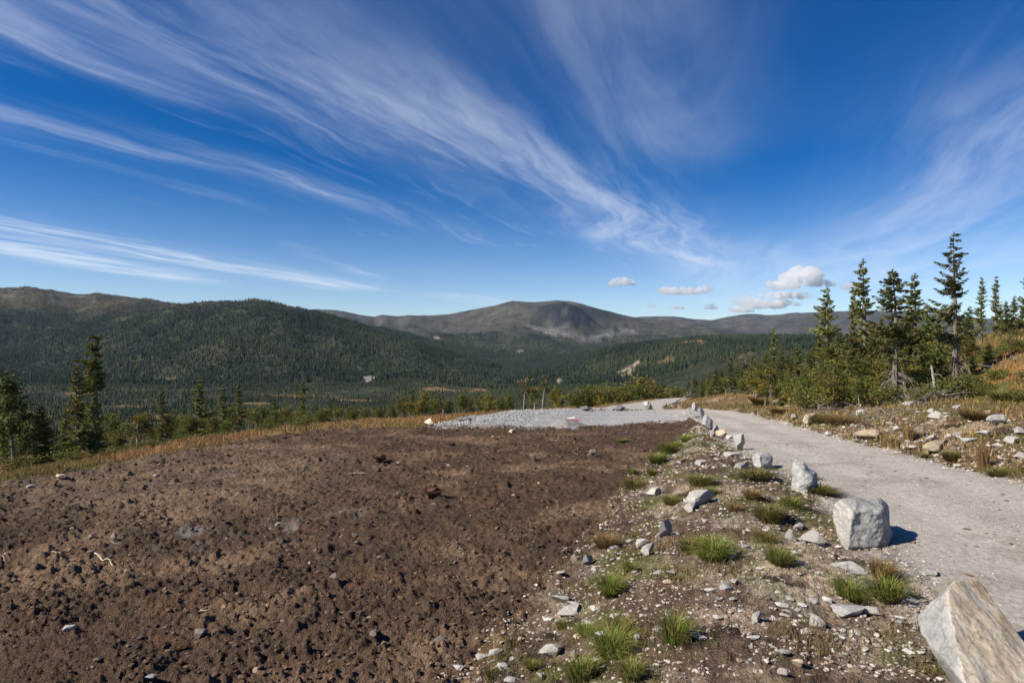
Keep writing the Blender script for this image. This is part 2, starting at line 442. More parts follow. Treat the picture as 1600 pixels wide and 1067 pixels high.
# ------------------------------------------------------------------ object helpers
def mesh_np(name, V, Fa, mats, cols=None, smooth=False, midx=None, parent=None):
    """V (n,3); Fa (m,3|4) int array or list of arrays"""
    me = bpy.data.meshes.new(name)
    V = np.ascontiguousarray(V, dtype=np.float32)
    arrs = Fa if isinstance(Fa, list) else [Fa]
    arrs = [np.asarray(a, dtype=np.int32) for a in arrs if len(a)]
    loops = np.concatenate([a.ravel() for a in arrs])
    sizes = np.concatenate([np.full(len(a), a.shape[1], np.int32) for a in arrs])
    starts = np.concatenate([[0], np.cumsum(sizes)[:-1]]).astype(np.int32)
    me.vertices.add(len(V)); me.vertices.foreach_set('co', V.ravel())
    me.loops.add(len(loops)); me.loops.foreach_set('vertex_index', loops)
    me.polygons.add(len(sizes)); me.polygons.foreach_set('loop_start', starts); me.polygons.foreach_set('loop_total', sizes)
    me.polygons.foreach_set('use_smooth', np.full(len(sizes), smooth))
    if midx is not None: me.polygons.foreach_set('material_index', np.asarray(midx, np.int32))
    me.update(calc_edges=True)
    if cols is not None:
        a = me.color_attributes.new('Col', 'FLOAT_COLOR', 'POINT')
        c = np.ones((len(V), 4), np.float32); c[:, :3] = cols
        a.data.foreach_set('color', c.ravel())
    for m in (mats if isinstance(mats, (list, tuple)) else [mats]):
        me.materials.append(m)
    ob = bpy.data.objects.new(name, me); COL.objects.link(ob)
    if parent: ob.parent = parent
    return ob

def tag(o, label, cat=None, group=None, kind=None):
    if label: o['label'] = label
    if cat: o['category'] = cat
    if group: o['group'] = group
    if kind: o['kind'] = kind
    return o

def empty(name, loc=(0, 0, 0), rz=0, sc=1.0):
    o = bpy.data.objects.new(name, None); COL.objects.link(o)
    o.empty_display_size = .2
    o.location = loc; o.rotation_euler = (0, 0, rz); o.scale = (sc,) * 3 if not hasattr(sc, '__len__') else sc
    return o

def tube_np(pts, rad, k=6):
    pts = np.asarray(pts, float); n = len(pts); rad = np.broadcast_to(np.asarray(rad, float), (n,))
    V = []; 
    for i in range(n):
        t = pts[min(i + 1, n - 1)] - pts[max(i - 1, 0)]; t = t / (np.linalg.norm(t) + 1e-9)
        a = np.cross(t, [0, 0, 1.0]) if abs(t[2]) < .9 else np.cross(t, [1.0, 0, 0])
        a /= np.linalg.norm(a); b = np.cross(t, a)
        for q in range(k):
            an = 2 * math.pi * q / k
            V.append(pts[i] + rad[i] * (a * math.cos(an) + b * math.sin(an)))
    Fq = []
    for i in range(n - 1):
        for q in range(k):
            Fq.append((i * k + q, i * k + (q + 1) % k, (i + 1) * k + (q + 1) % k, (i + 1) * k + q))
    V.append(pts[-1]); tip = len(V) - 1
    T = [((n - 1) * k + q, (n - 1) * k + (q + 1) % k, tip, tip) for q in range(k)]
    Fq += [(a, b, c, c) for a, b, c, _ in T] if False else []
    return np.array(V), np.array(Fq)

class Bag:
    """collects pieces into one mesh"""
    def __init__(s): s.V = []; s.Q = []; s.T = []; s.C = []; s.n = 0
    def add(s, V, Q=None, T=None, c=None):
        V = np.asarray(V, float)
        if Q is not None and len(Q): s.Q.append(np.asarray(Q) + s.n)
        if T is not None and len(T): s.T.append(np.asarray(T) + s.n)
        s.V.append(V)
        if c is not None: s.C.append(np.broadcast_to(np.asarray(c, float), (len(V), 3)))
        s.n += len(V)
    def tube(s, pts, rad, k=6, c=None):
        V, Q = tube_np(pts, rad, k); s.add(V, Q=Q, c=c)
    def arrays(s):
        V = np.concatenate(s.V); Fs = []
        if s.Q: Fs.append(np.concatenate(s.Q))
        if s.T: Fs.append(np.concatenate(s.T))
        return V, Fs, (np.concatenate(s.C) if s.C else None)
    def build(s, name, mat, parent=None, smooth=False):
        V, Fs, C = s.arrays()
        return mesh_np(name, V, Fs, mat, C, smooth, None, parent)

# ------------------------------------------------------------------ the land: one grid, split by what covers it
tcols = np.concatenate([np.linspace(-1.9, -.90, 70)[:-1], np.linspace(-.90, .90, 860), np.linspace(.90, 1.9, 70)[1:]])
rows = [2.2]
while rows[-1] < 9800:
    d = rows[-1]
    rows.append(d * (1.0042 if 5 < d < 34 else 1.008 if d <= 5 else 1.007 if d < 80 else 1.011))
rows = np.array(rows); NR, NC = len(rows), len(tcols)
DD, TT = np.meshgrid(rows, tcols, indexing='ij')
X, Y = (DD * TT).ravel(), DD.ravel()
Z, zone = ground(X, Y)
PXg, PYg = CX + F * X / Y, HY - F * (Z - CAMZ) / Y
runmin = np.minimum.accumulate(PYg.reshape(NR, NC), axis=0)      # what the near land hides

def far_patch(px0, px1, py0, py1):
    """an oval of land covering that stretch of hillside, as plan centre and half axes"""
    cx = (px0 + px1) / 2
    xa, ya, _ = at_far(cx, py1); xb, yb, _ = at_far(cx, py0)
    hy = min(max(abs(yb - ya) / 2 * .8, 10), 30 + .04 * ya); yc = min(ya, yb) + hy
    return ((cx - CX) / F * yc, yc, (px1 - px0) / 2 / F * yc, hy, (cx - CX) / F)
CLEAR = {
 'quarry_white': [far_patch(559, 594, 586, 597)],
 'quarry': [far_patch(962, 1000, 572, 580), far_patch(966, 992, 580, 590), far_patch(866, 884, 588, 600), far_patch(676, 688, 524, 530), far_patch(808, 818, 546, 551)],
 'brown': [far_patch(1064, 1128, 526, 535), far_patch(1026, 1056, 557, 568)],
 'straw': [far_patch(658, 722, 603, 612), far_patch(733, 770, 602, 612), far_patch(800, 830, 592, 600)],
 'bog': [far_patch(240, 285, 590, 596), far_patch(320, 350, 621, 626), far_patch(100, 160, 612, 616), far_patch(370, 420, 628, 632),
         far_patch(420, 520, 618, 621), far_patch(180, 260, 634, 637), far_patch(520, 600, 624, 627), far_patch(230, 300, 648, 654), far_patch(60, 110, 640, 644)]}
def patch_w(key, x, y, soft=.5):
    w = np.zeros(x.shape)
    for (cx, cy, hx, hy, t) in CLEAR[key]:
        near = np.abs(y - cy) < hy * 2.5
        j = fbm(x[near] / (hx * .9), y[near] / (hy * .9), 4, 91) * .7
        q = np.sqrt(((x[near] - t * y[near]) / hx) ** 2 + ((y[near] - cy) / hy) ** 2) + j
        w[near] = np.maximum(w[near], sst(1 + soft * .3, 1 - soft * .3, q))
    return w

def lerp3(a, b, w): return a + (np.asarray(b) - a) * w[:, None]

def land_cols():
    n = len(X)
    c = np.zeros((n, 3))
    nrm = np.zeros((NR, NC, 3))
    Zg = Z.reshape(NR, NC); Xg = X.reshape(NR, NC); Yg = Y.reshape(NR, NC)
    # slope steepness
    gy = np.gradient(Zg, axis=0) / np.gradient(Yg, axis=0)
    steep = np.abs(gy).ravel()
    a1 = fbm(X / 260, Y / 260, 5, 201); a2 = fbm(X / 45, Y / 45, 4, 211)
    c[:] = (.026, .031, .017)
    c = lerp3(c, (.085, .066, .033), sst(-.1, .6, a1 * .7 + a2 * .5) * np.where(Y > 1250, .2, 1.0))
    # bare upper slopes, browner and greyer with height
    hh = Z + a1 * 40 + a2 * 12
    farw = sst(1200, 1900, Y)
    c = lerp3(c, (.054, .043, .024), farw * sst(110, 190, hh))
    c = lerp3(c, (.066, .053, .036), farw * sst(190, 330, hh) * .8)
    c = lerp3(c, (.024, .028, .016), farw * sst(.1, .35, fbm(X / 26, Y / 26, 4, 219)) * (1 - sst(3000, 3800, Y)) * .8)
    rock = sst(.15, .55, fbm(X / 120, Y / 60, 5, 222) + .25 * a1)
    c = lerp3(c, (.12, .112, .10), farw * sst(120, 240, hh) * rock * .75)
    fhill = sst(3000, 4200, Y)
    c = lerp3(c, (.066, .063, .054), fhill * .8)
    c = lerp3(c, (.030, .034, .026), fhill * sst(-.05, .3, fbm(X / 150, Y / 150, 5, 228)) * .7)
    # cliff and scree under the round top
    cl = np.exp(-((PXg - 895) / 62.0) ** 4) * (Y > 3200) * (Y < 5400)
    hB = fbm(X / 90, Y / 140, 5, 230)
    band = sst(.12, .20, (Z - 0) / 1000.0 + hB * .03) * sst(.345, .30, Z / 1000.0 + hB * .02)
    c = lerp3(c, (.014, .015, .020), cl * band * sst(-.5, .1, hB + .3))
    pyj = PYg + hB * 5
    scree_top = np.interp(PXg, [820, 850, 880, 905, 930, 960, 990, 1010], [505, 513, 518, 524, 526, 521, 517, 520])
    scree_bot = np.interp(PXg, [820, 850, 880, 905, 930, 960, 990, 1010], [506, 520, 527, 531, 532, 527, 519, 520])
    sw = sst(-2, 1, pyj - scree_top) * sst(2, -1, pyj - scree_bot) * (PXg > 825) * (PXg < 1005) * (Y > 2600) * (Y < 5400)
    c = lerp3(c, (.125, .12, .12), sw)
    for k, col in (('quarry_white', (.27, .25, .225)), ('quarry', (.22, .18, .135)), ('brown', (.19, .115, .055)), ('straw', (.20, .135, .055)), ('bog', (.16, .105, .045))):
        c = lerp3(c, col, patch_w(k, X, Y) * (.55 + .45 * sst(-.4, .3, fbm(X / 14, Y / 9, 3, 233))))
    # grassy heath close by
    nearw = sst(130, 70, Y)
    g1 = fbm(X / 3.5, Y / 3.5, 4, 241); g2 = fbm(X / .8, Y / .8, 4, 251)
    gr = np.zeros((n, 3)) + (.155, .100, .045)
    gr = lerp3(gr, (.075, .075, .026), sst(.0, .5, g1 + .4 * g2))
    gr = lerp3(gr, (.22, .125, .05), sst(.1, .6, -g1 + .4 * g2) * .7)
    c = lerp3(c, gr, nearw)
    w = zone
    # rocky bank on the right of the road
    bk = np.zeros((n, 3)) + (.15, .10, .06)
    bk = lerp3(bk, (.10, .095, .030), sst(.05, .4, g1 + g2 * .5))
    bk = lerp3(bk, (.30, .235, .16), sst(.15, .45, fbm(X / 1.6 + 3, Y / 1.6, 4, 261)) * sst(9, 4, w['sR']))
    bk = lerp3(bk, (.062, .043, .032), sst(.35, .55, fbm(X / 1.1 + 8, Y / 1.1, 3, 263)))
    hillw = sst(6.5, 9.5, w['sR'])
    hk = np.zeros((n, 3)) + (.11, .10, .032)
    hk = lerp3(hk, (.27, .13, .05), sst(-.05, .28, fbm(X / 3 + 2, Y / 4, 3, 265)))
    bk = lerp3(bk, hk, hillw)
    c = lerp3(c, bk, w['wb'])
    # embankment: brown peat, sandy wash, a little moss
    em = np.zeros((n, 3)) + (.105, .072, .052)
    em = lerp3(em, (.19, .14, .10), sst(.0, .5, g2))
    em = lerp3(em, (.33, .285, .235), sst(.2, .5, fbm(X / 1.1 + 20, Y / 1.6, 5, 273)) * .6)
    em = lerp3(em, (.10, .105, .030), sst(.05, .4, fbm(X / 1.0 + 31, Y / 1.3, 4, 275)) * .75)
    sandw = np.exp(-(((X - 3.35) - (Y - 7) * .28) / .85) ** 2 - ((Y - 7.0) / 1.5) ** 2) + .75 * np.exp(-((X - 3.6) / .7) ** 2 - ((Y - 11.2) / 1.2) ** 2)
    em = lerp3(em, (.40, .32, .235), np.clip(sandw * 1.15 + g2 * .6 - .12, 0, 1))
    em = lerp3(em, (.085, .085, .030), sst(.25, .55, g1 * .8 + g2 * .4) * .8)
    em = lerp3(em, (.055, .038, .028), sst(.3, .6, fbm(X / .7 + 9, Y / .7, 3, 271)))
    # pale gravel creeping over the shoulder
    em = lerp3(em, (.37, .34, .31), sst(.55, .0, w['sR'] + g2 * .4))
    c = lerp3(c, em, w['we'])
    # turned soil
    f1 = fbm(X / 2.6, Y / 1.9, 4, 281); f2 = fbm(X / .6, Y / .6, 4, 283)
    fd = np.zeros((n, 3)) + (.088, .058, .039)
    fd = lerp3(fd, (.172, .114, .073), sst(.0, .55, f1 + .35 * f2))
    fd = lerp3(fd, (.066, .044, .031), sst(.05, .55, -f1 + .45 * f2) * .7)
    fd = lerp3(fd, (.17, .085, .045), sst(.42, .6, fbm(X / 1.1 + 4, Y / 1.1, 3, 287)) * .25)
    ash = sum(np.exp(-((X - ax_) / .55) ** 2 - ((Y - ay_) / .5) ** 2) for ax_, ay_ in ((-5.3, 10.4), (-3.8, 10.6), (-3.2, 11.6), (-7.2, 15.3), (-5.6, 9.9)))
    fd = lerp3(fd, (.24, .225, .215), np.clip(ash, 0, 1) * sst(.05, .5, f2 + .1) * .55)
    fd = lerp3(fd, (.20, .145, .10), sst(-2, -7, X) * sst(10, 13, Y) * sst(22, 17, Y) * (.45 + .4 * f2))
    c = lerp3(c, fd, w['wf'])
    # gravel
    yy, lx, rx = Y, interp(Y, L_EDGE), interp(Y, R_EDGE)
    q = (X - lx) / np.maximum(rx - lx, 1)
    rd = np.zeros((n, 3)) + (.425, .388, .34)
    rut = np.exp(-((q - .30) / .09) ** 2) + np.exp(-((q - .70) / .09) ** 2)
    rd = lerp3(rd, (.48, .44, .39), np.clip(rut * .7 + f2 * .35, 0, 1))
    rd = lerp3(rd, (.31, .265, .22), sst(.1, .6, f1 + .5 * f2) * .6)
    rd = lerp3(rd, (.33, .285, .24), np.exp(-((q - .5) / .08) ** 2) * sst(-.3, .4, f2) * .6)
    rd = lerp3(rd, (.30, .25, .20), sst(.5, .1, np.abs(w['sR'])) * .35)
    c = lerp3(c, rd, w['wr'])
    pdv = np.zeros((n, 3)) + (.40, .385, .37)
    pdv = lerp3(pdv, (.30, .30, .305), sst(6, 2, X + 1.5 - (Y - 25) * .28))
    pdv = lerp3(pdv, (.46, .43, .40), sst(0, .6, f1) * .5)
    pdv = lerp3(pdv, (.43, .39, .35), sst(38, 44, Y))
    c = lerp3(c, pdv, w['wp'])
    return np.clip(c, .005, .9)

LC = land_cols()
idx = np.arange(NR * NC).reshape(NR, NC)
quads = np.stack([idx[:-1, :-1], idx[:-1, 1:], idx[1:, 1:], idx[1:, :-1]], -1).reshape(-1, 4)
def fm(a): return a.reshape(NR, NC)[:-1, :-1].ravel()
zid = np.zeros(len(quads), int)                                  # 0 heath
yq = fm(Y)
zid[yq > 420] = 6
zid[fm(zone['wb']) > .5] = 5
zid[fm(zone['we']) > .5] = 4
zid[fm(zone['wf']) > .5] = 3
zid[fm(zone['wp']) > .5] = 2
zid[fm(zone['wr']) > .5] = 1
VL = np.stack([X, Y, Z], -1)
for k, nm, mt, lb in ((0, 'ground', 'heath', 'orange and green heath falling away beyond the bare field'), (1, 'road', 'gravel', 'pale gravel road running past the row of boulders'),
                  (2, 'gravel_pad', 'rubble', 'levelled grey gravel lot behind the field'), (3, 'field', 'dirt', 'bare field of turned brown soil'),
                  (4, 'embankment', 'bankland', 'stony brown slope between road and field'), (5, 'bank', 'bankland', 'rocky bank rising on the far side of the road'),
                  (6, 'hills', 'hill', 'wooded valley floor and bare topped hills')):
    qs = quads[zid == k]
    used, inv = np.unique(qs, return_inverse=True)
    o = mesh_np(nm, VL[used], inv.reshape(-1, 4), M[mt], LC[used], True)
    o['kind'] = 'structure'; o['label'] = lb
del TT

# ------------------------------------------------------------------ far forest: one mass
def forest():
    P = []
    def scatter(n, d0, d1, t0=-.95, t1=.95, pw=1.0):
        u = R.random(n); d = (d0 ** 2 + (d1 ** 2 - d0 ** 2) * u ** pw) ** .5
        t = t0 + (t1 - t0) * R.random(n)
        return d * t, d
    xs, ys = [], []
    for n, a, b in ((14000, 330, 700), (60000, 700, 1300), (300000, 1200, 3300), (100000, 3300, 4700)):
        x, y = scatter(n, a, b); xs.append(x); ys.append(y)
    x, y = np.concatenate(xs), np.concatenate(ys)
    px = CX + F * x / y
    z = far_z(px, y)
    a1 = fbm(x / 260, y / 260, 5, 201); a2 = fbm(x / 45, y / 45, 4, 211); a3 = fbm(x / 110 + 7, y / 60, 3, 215)
    dens = .98 - .40 * sst(85, 150, z + a1 * 40 + a2 * 15 + (px - 300) * .03) * (y > 1200)
    dens = np.where(y > 1200, (dens - .46 * sst(135, 195, z + a1 * 40 + a2 * 15)) * (1 - .75 * sst(.28, .5, a3 + a2 * .3)), dens)
    dens = np.maximum(dens, .02)
    dens = np.where(y > 3400, np.where(z + a1 * 50 < 85, .9, .05), dens)
    dens = np.where(y < 1250, .74 - .74 * sst(-.02, .32, a3 + .3 * a2) , dens)
    for k in CLEAR:
        dens = dens * (1 - patch_w(k, x, y) * 1.0)
    keep = R.random(len(x)) < dens
    x, y, z, px, a1, a2 = x[keep], y[keep], z[keep], px[keep], a1[keep], a2[keep]
    zt = z * 1.0
    n = len(x)
    flat = y < 1250
    h = np.where(flat, 5.8, 9.5) * (.55 + .8 * R.random(n)) * (1 - .5 * sst(90, 200, z)) * (1 + .25 * np.clip(a2, -1, 1)) * np.where(y > 3200, 1.15, 1.0)
    py_top = HY - F * (z + h - CAMZ) / y
    ci = np.interp(x / y, tcols, np.arange(NC)).astype(int)
    ri = np.clip(np.searchsorted(rows, y * .985) - 1, 0, NR - 1)
    vis = py_top < runmin[ri, ci] + .5
    x, y, z, h, a1, a2, flat = x[vis], y[vis], z[vis], h[vis], a1[vis], a2[vis], flat[vis]
    n = len(x)
    rad = h * (.17 + .09 * R.random(n))
    deciduous = R.random(n) < np.where(flat, .16, .10)
    rad = np.where(deciduous, h * .30, rad); h = np.where(deciduous, h * .62, h)
    K = 5
    prof = [(0.06, 1.0, .46), (.34, .74, .72), (.62, .46, 1.0)]       # tiers: base height, radius, apex height
    V = np.zeros((n, 3 * (K + 1), 3)); T = []
    for ti, (hb, rr, ha) in enumerate(prof):
        rot = R.random(n) * 6.28
        for q in range(K):
            an = rot + q * 2 * math.pi / K
            jr = rad * rr * (.65 + .6 * R.random(n))
            o = ti * (K + 1) + q
            V[:, o, 0] = x + jr * np.cos(an); V[:, o, 1] = y + jr * np.sin(an)
            V[:, o, 2] = z + h * (hb + .10 * (R.random(n) - .5))
            T.append((o, ti * (K + 1) + (q + 1) % K, ti * (K + 1) + K))
        o = ti * (K + 1) + K
        V[:, o, 0] = x; V[:, o, 1] = y; V[:, o, 2] = z + h * ha
    T = np.array(T)
    Fa = (T[None] + (np.arange(n) * 3 * (K + 1))[:, None, None]).reshape(-1, 3)
    col = np.zeros((n, 3)) + (.016, .028, .017)
    col = lerp3(col, (.066, .070, .028), flat * .4)
    r = R.random(n)
    col = lerp3(col, (.038, .050, .021), r ** 2)
    col = lerp3(col, (.075, .078, .026), deciduous * (.4 + .5 * R.random(n)))
    col = lerp3(col, (.072, .076, .028), sst(.0, .6, a1 + a2 * .5) * .35)
    col = col * (1 - .35 * sst(.0, .5, -a1 + .3 * a2))[:, None]
    C = np.repeat(col, 3 * (K + 1), axis=0)
    o = mesh_np('forest', V.reshape(-1, 3), Fa, M['forest'], C, False)
    tag(o, 'dark spruce forest covering the valley floor and lower hillsides', None, None, 'stuff')
    print('forest trees', n)
forest()

# ------------------------------------------------------------------ spruces
def spruce_arrays(seed, H=7.0, Rm=1.15, bare=.06, dens=1.0, gap=.0, col=(.138, .148, .036), dead_skirt=0, topw=.25, lean=.0, taper=1.0, droop=.35):
    rg = np.random.default_rng(seed)
    trunk = Bag(); crown = Bag(); skirt = Bag()
    zs = np.linspace(0, 1, 9)
    ph = rg.random() * 6
    ax = np.stack([lean * H * zs + .03 * H * .3 * np.sin(zs * 5 + ph) * zs, .02 * H * np.sin(zs * 4 + ph * 2) * zs * .5, zs * H], -1)
    r0 = .022 * H * (.8 + .3 * rg.random())
    trunk.tube(ax * np.array([1, 1, .975]), r0 * (1 - zs * .96), 7)
    ph2 = rg.random() * 6.28
    def axis(h): return np.array([np.interp(h, zs, ax[:, k]) for k in range(3)])
    nw = int((1 - bare) * H * 5.2 * dens)
    for i in range(nw):
        h = bare + (1 - bare) * (i + rg.random() * .8) / nw
        if h > .985: continue
        if h < .84 and rg.random() < gap: continue
        prof = ((1 - h) ** taper) * (1 - topw) + topw * sst(1.0, .82, np.array(h)) * .6
        prof *= sst(bare - .12, bare + .10, np.array(h))
        nb = rg.integers(4, 7)
        a0 = rg.random() * 6.28
        lob = rg.random() * .0 + ph2 + h * 5
        for b in range(nb):
            hb = np.clip(h + rg.normal() * .9 / nw, bare * .6, .985)
            L = Rm * prof * (.40 + .85 * rg.random())
            if rg.random() < .06: L *= 1.3
            L = max(L, (.10 + .35 * (1 - h)) * (.7 + .6 * rg.random()) if h > .7 else .06)
            an = a0 + b * 6.28 / nb + rg.normal() * .25
            L *= 1 + .32 * math.sin(an - lob)
            out = np.array([math.cos(an), math.sin(an), 0]); side = np.array([-out[1], out[0], 0])
            up0 = (.25 - .9 * (1 - h)) * .5 * (droop / .35) + .12 * rg.normal()
            base = axis(hb)
            K = max(3, int(3 + L * 5.0))
            s = np.linspace(0, 1, K + 1)
            pts = base + np.outer(s * L, out); pts[:, 2] += L * (up0 * s + .28 * s ** 2.2 * (1 if h < .8 else .3))
            bc = np.array(col) * (.70 + .6 * rg.random()); 
            if rg.random() < .15: bc = bc * np.array([1.35, 1.05, .8])
            # thin wood
            crown_w = .010 + .004 * L
            trunk.tube(pts[[0, K // 2, K]], [.014 * (1 + L), .009 * (1 + L), .004], 3)
            for k in range(1, K + 1):
                sw = (.26 + .10 * rg.random()) * L * (1.08 - s[k]) + .075
                for sg in (-1, 1):
                    for dz in (0, 1):
                        tip = pts[k] + side * sg * sw * (.9 if dz == 0 else .45) + out * sw * (.55 + .3 * rg.random()) + np.array([0, 0, -sw * (.14 + .25 * rg.random()) - dz * sw * (.45 + .4 * rg.random())])
                        bp = pts[k - 1] + (pts[k] - pts[k - 1]) * rg.random()
                        wv = (out * .8 + np.array([0, 0, .55]) * rg.normal()) * (.040 + .13 * sw)
                        mid = (bp + tip) / 2 + rg.normal(size=3) * .03
                        cc = bc * (.75 + .5 * rg.random())
                        crown.add([bp, mid - wv * .9, tip, mid + wv * .9], Q=[(0, 1, 2, 3)], c=cc)
            tip = pts[K] + out * (.10 + .08 * L); wv = side * (.05 + .05 * L)
            crown.add([pts[K - 1], pts[K] - wv, tip, pts[K] + wv], Q=[(0, 1, 2, 3)], c=bc)
    # leader
    tp = axis(1.0)
    for q in range(8):
        an = rg.random() * 6.28; hh = rg.random() * .25
        p = tp - np.array([0, 0, hh]); e = p + np.array([math.cos(an) * .10, math.sin(an) * .10, .10])
        crown.add([p, p + np.array([.02, 0, .06]), e, p + np.array([-.02, .02, .02])], Q=[(0, 1, 2, 3)], c=np.array(col))
    crown.add([tp + np.array([-.02, 0, -.3]), tp + np.array([.02, 0, -.3]), tp + np.array([0, 0, .14]), tp + np.array([-.012, 0, 0])], Q=[(0, 1, 2, 3)], c=np.array(col))
    for q in range(dead_skirt):
        h = rg.random() * .24 + .02; an = rg.random() * 6.28; L = (.5 + .7 * rg.random())
        out = np.array([math.cos(an), math.sin(an), 0]); p0 = axis(h)
        p1 = p0 + out * L * .5 + np.array([0, 0, -L * .25]); p2 = p0 + out * L * .75 + np.array([0, 0, -L * (.55 + .5 * rg.random())])
        p1[2] = max(p1[2], .05); p2[2] = max(p2[2], .02)
        skirt.tube([p0, p1, p2], [.022, .014, .005], 4)
        for w in range(3):
            a = p0 + (p2 - p0) * rg.random(); e = a + rg.normal(size=3) * .22 + np.array([0, 0, -.15])
            skirt.tube([a, e], [.008, .003], 3)
    return trunk, crown, skirt

SPR = {}
def make_spruce_proto(key, **kw):
    t, c, s = spruce_arrays(**kw)
    H = kw.get('H', 7.0)
    V, Fs, _ = t.arrays(); 
    objs = []
    tm = t.build('trunk', M['bark']); cm = c.build('crown', M['needles'])
    sm = s.build('dead_branches', M['twig']) if s.n else None
    SPR[key] = (tm.data, cm.data, sm.data if sm else None, H)
    for o in (tm, cm, sm):
        if o: bpy.data.objects.remove(o)

make_spruce_proto('dense', seed=1, H=7, Rm=1.45, bare=.04, dens=.95, taper=.9, gap=.10, dead_skirt=8)
make_spruce_proto('dense2', seed=2, H=6, Rm=1.35, bare=.03, dens=1.0, taper=.8, col=(.105, .122, .030))
make_spruce_proto('slim', seed=3, H=8, Rm=.95, bare=.08, dens=.9, topw=.30, taper=.8, gap=.14, dead_skirt=14)
make_spruce_proto('slim2', seed=4, H=7, Rm=.80, bare=.12, dens=.9, topw=.42, taper=.8, gap=.08)
make_spruce_proto('ragged', seed=5, H=7, Rm=1.55, bare=.26, dens=.82, gap=.16, topw=.30, taper=.62, dead_skirt=46, col=(.095, .105, .032))
make_spruce_proto('old', seed=6, H=9, Rm=1.05, bare=.30, dens=.70, gap=.22, topw=.62, taper=.35, dead_skirt=40, col=(.082, .090, .034), droop=.3)
make_spruce_proto('stalk', seed=7, H=6.5, Rm=.78, bare=.55, dens=1.1, gap=.05, topw=.7, taper=.5, col=(.12, .138, .030))
make_spruce_proto('brown', seed=8, H=7, Rm=.95, bare=.12, dens=.75, gap=.2, topw=.3, taper=.8, col=(.12, .070, .045))
SPLO = {}
def make_lo(key, src):
    td, cd, sd, H = SPR[src]
    # one mesh with bark and needles for trees a few pixels tall
    bm = bmesh.new(); bm.from_mesh(cd); n = len(bm.faces); bm.from_mesh(td)
    bm.faces.ensure_lookup_table()
    for f in bm.faces[n:]: f.material_index = 1
    me = bpy.data.meshes.new('spruce_tree'); bm.to_mesh(me); bm.free()
    me.materials.append(M['needles']); me.materials.append(M['bark'])
    SPLO[key] = (me, H)
for k in ('dense', 'dense2', 'slim', 'slim2'): make_lo(k, k)

NSPR = 0
def spruce(px, d, top, kind, label, group=None, wx=1.0, base=None, x=None, rz=None):
    """a spruce standing at bearing px, d metres off, tall enough to reach row `top` of the photo"""
    global NSPR
    X0 = (px - CX) / F * d
    z = gz(X0, d) - .05
    zt = CAMZ + (HY - top) / F * d
    h = max(zt - z, 1.0)
    td, cd, sd, H = SPR[kind]
    s = h / H
    r = empty('spruce_tree', (X0, d, z), random.random() * 6.28 if rz is None else rz, (s * wx, s * wx, s))
    tag(r, label, 'spruce tree', group)
    for nm, dt in (('trunk', td), ('crown', cd), ('dead_branches', sd)):
        if dt is None: continue
        o = bpy.data.objects.new(nm, dt); COL.objects.link(o); o.parent = r
    NSPR += 1
    return r

# right of the road
spruce(1293, 38, 447, 'dense', 'dense dark spruce standing left of the pair of slender spires across the road', 'spruces across the road', 1.08)
spruce(1334, 40, 452, 'slim2', 'shorter thin spire of a spruce close beside a taller slender one', 'spruces across the road', .9)
spruce(1351, 38, 406, 'slim', 'tall slender pointed spruce second in height across the road', 'spruces across the road', 1.2)
spruce(1398, 29, 421, 'ragged', 'broad ragged spruce with a skirt of grey dead branches round its foot', 'spruces across the road', 1.2)
spruce(1430, 37, 428, 'slim', 'spruce with open top between the ragged broad spruce and the tallest old one', 'spruces across the road', 1.5)
spruce(1492, 30, 363, 'old', 'tallest spruce of all, bare lower trunk and uneven drooping arms', 'spruces across the road', 1.05)
spruce(1533, 42, 433, 'slim', 'left one of two thin spruces on the slope past the tallest tree', 'spruces across the road', 1.1)
spruce(1556, 44, 432, 'slim2', 'right one of two thin spruces on the slope past the tallest tree', 'spruces across the road', 1.1)
spruce(1612, 33, 415, 'ragged', 'spruce cut off by the edge of the view at the top of the right slope', 'spruces across the road', .9)
for px, d, tp, kd in ((1572, 46, 470, 'dense2'), (1584, 43, 462, 'dense'), (1597, 47, 476, 'dense2'), (1564, 50, 476, 'dense'), (1515, 46, 478, 'dense2'), (1625, 40, 455, 'dense')):
    spruce(px, d, tp, kd, 'small bushy spruce in the thicket on the upper right slope', 'small spruces on the upper slope', 1.15)
spruce(1450, 42, 474, 'dense2', 'low bushy spruce half hidden left of the tallest tree', 'spruces across the road', 1.1)
spruce(1410, 33, 512, 'dense2', 'bright green young spruce filling the gap behind the ragged broad one', 'spruces across the road', 1.3)
spruce(1320, 35, 530, 'dense', 'short full spruce under the slender pointed pair', 'spruces across the road', 1.2)
spruce(1365, 34, 520, 'dense2', 'short spruce just right of the slender pointed pair', 'spruces across the road', 1.2)
spruce(1520, 31, 560, 'dense', 'low spreading spruce with dark underside by the foot of the tallest tree', 'spruces across the road', 1.9)
spruce(1545, 32, 575, 'dense2', 'low sprawling spruce on the slope right of the tallest tree', 'spruces across the road', 2.0)
spruce(1208, 50, 513, 'slim', 'lone narrow spruce rising over the birches at the bend of the road', 'spruces by the road bend', 1.1)
spruce(1142, 48, 556, 'slim', 'spruce at the left end of the wood beside the road bend', 'spruces by the road bend', 1.4)
spruce(1165, 56, 540, 'brown', 'dead reddish brown spruce standing in the wood by the road bend', 'spruces by the road bend', .9)
spruce(1085, 66, 588, 'dense', 'compact full spruce apart from the wood beyond the road', 'spruces by the road bend', 1.4)
spruce(1120, 60, 582, 'dense2', 'rounded spruce between the compact one and the wood', 'spruces by the road bend', 1.2)
spruce(1180, 52, 560, 'dense', 'spruce just right of the dead reddish one', 'spruces by the road bend', 1.1)
spruce(1232, 46, 552, 'dense2', 'spruce right of the lone narrow one at the road bend', 'spruces by the road bend', 1.2)
spruce(1262, 42, 548, 'dense', 'spruce among birches left of the dense dark one', 'spruces by the road bend', 1.1)
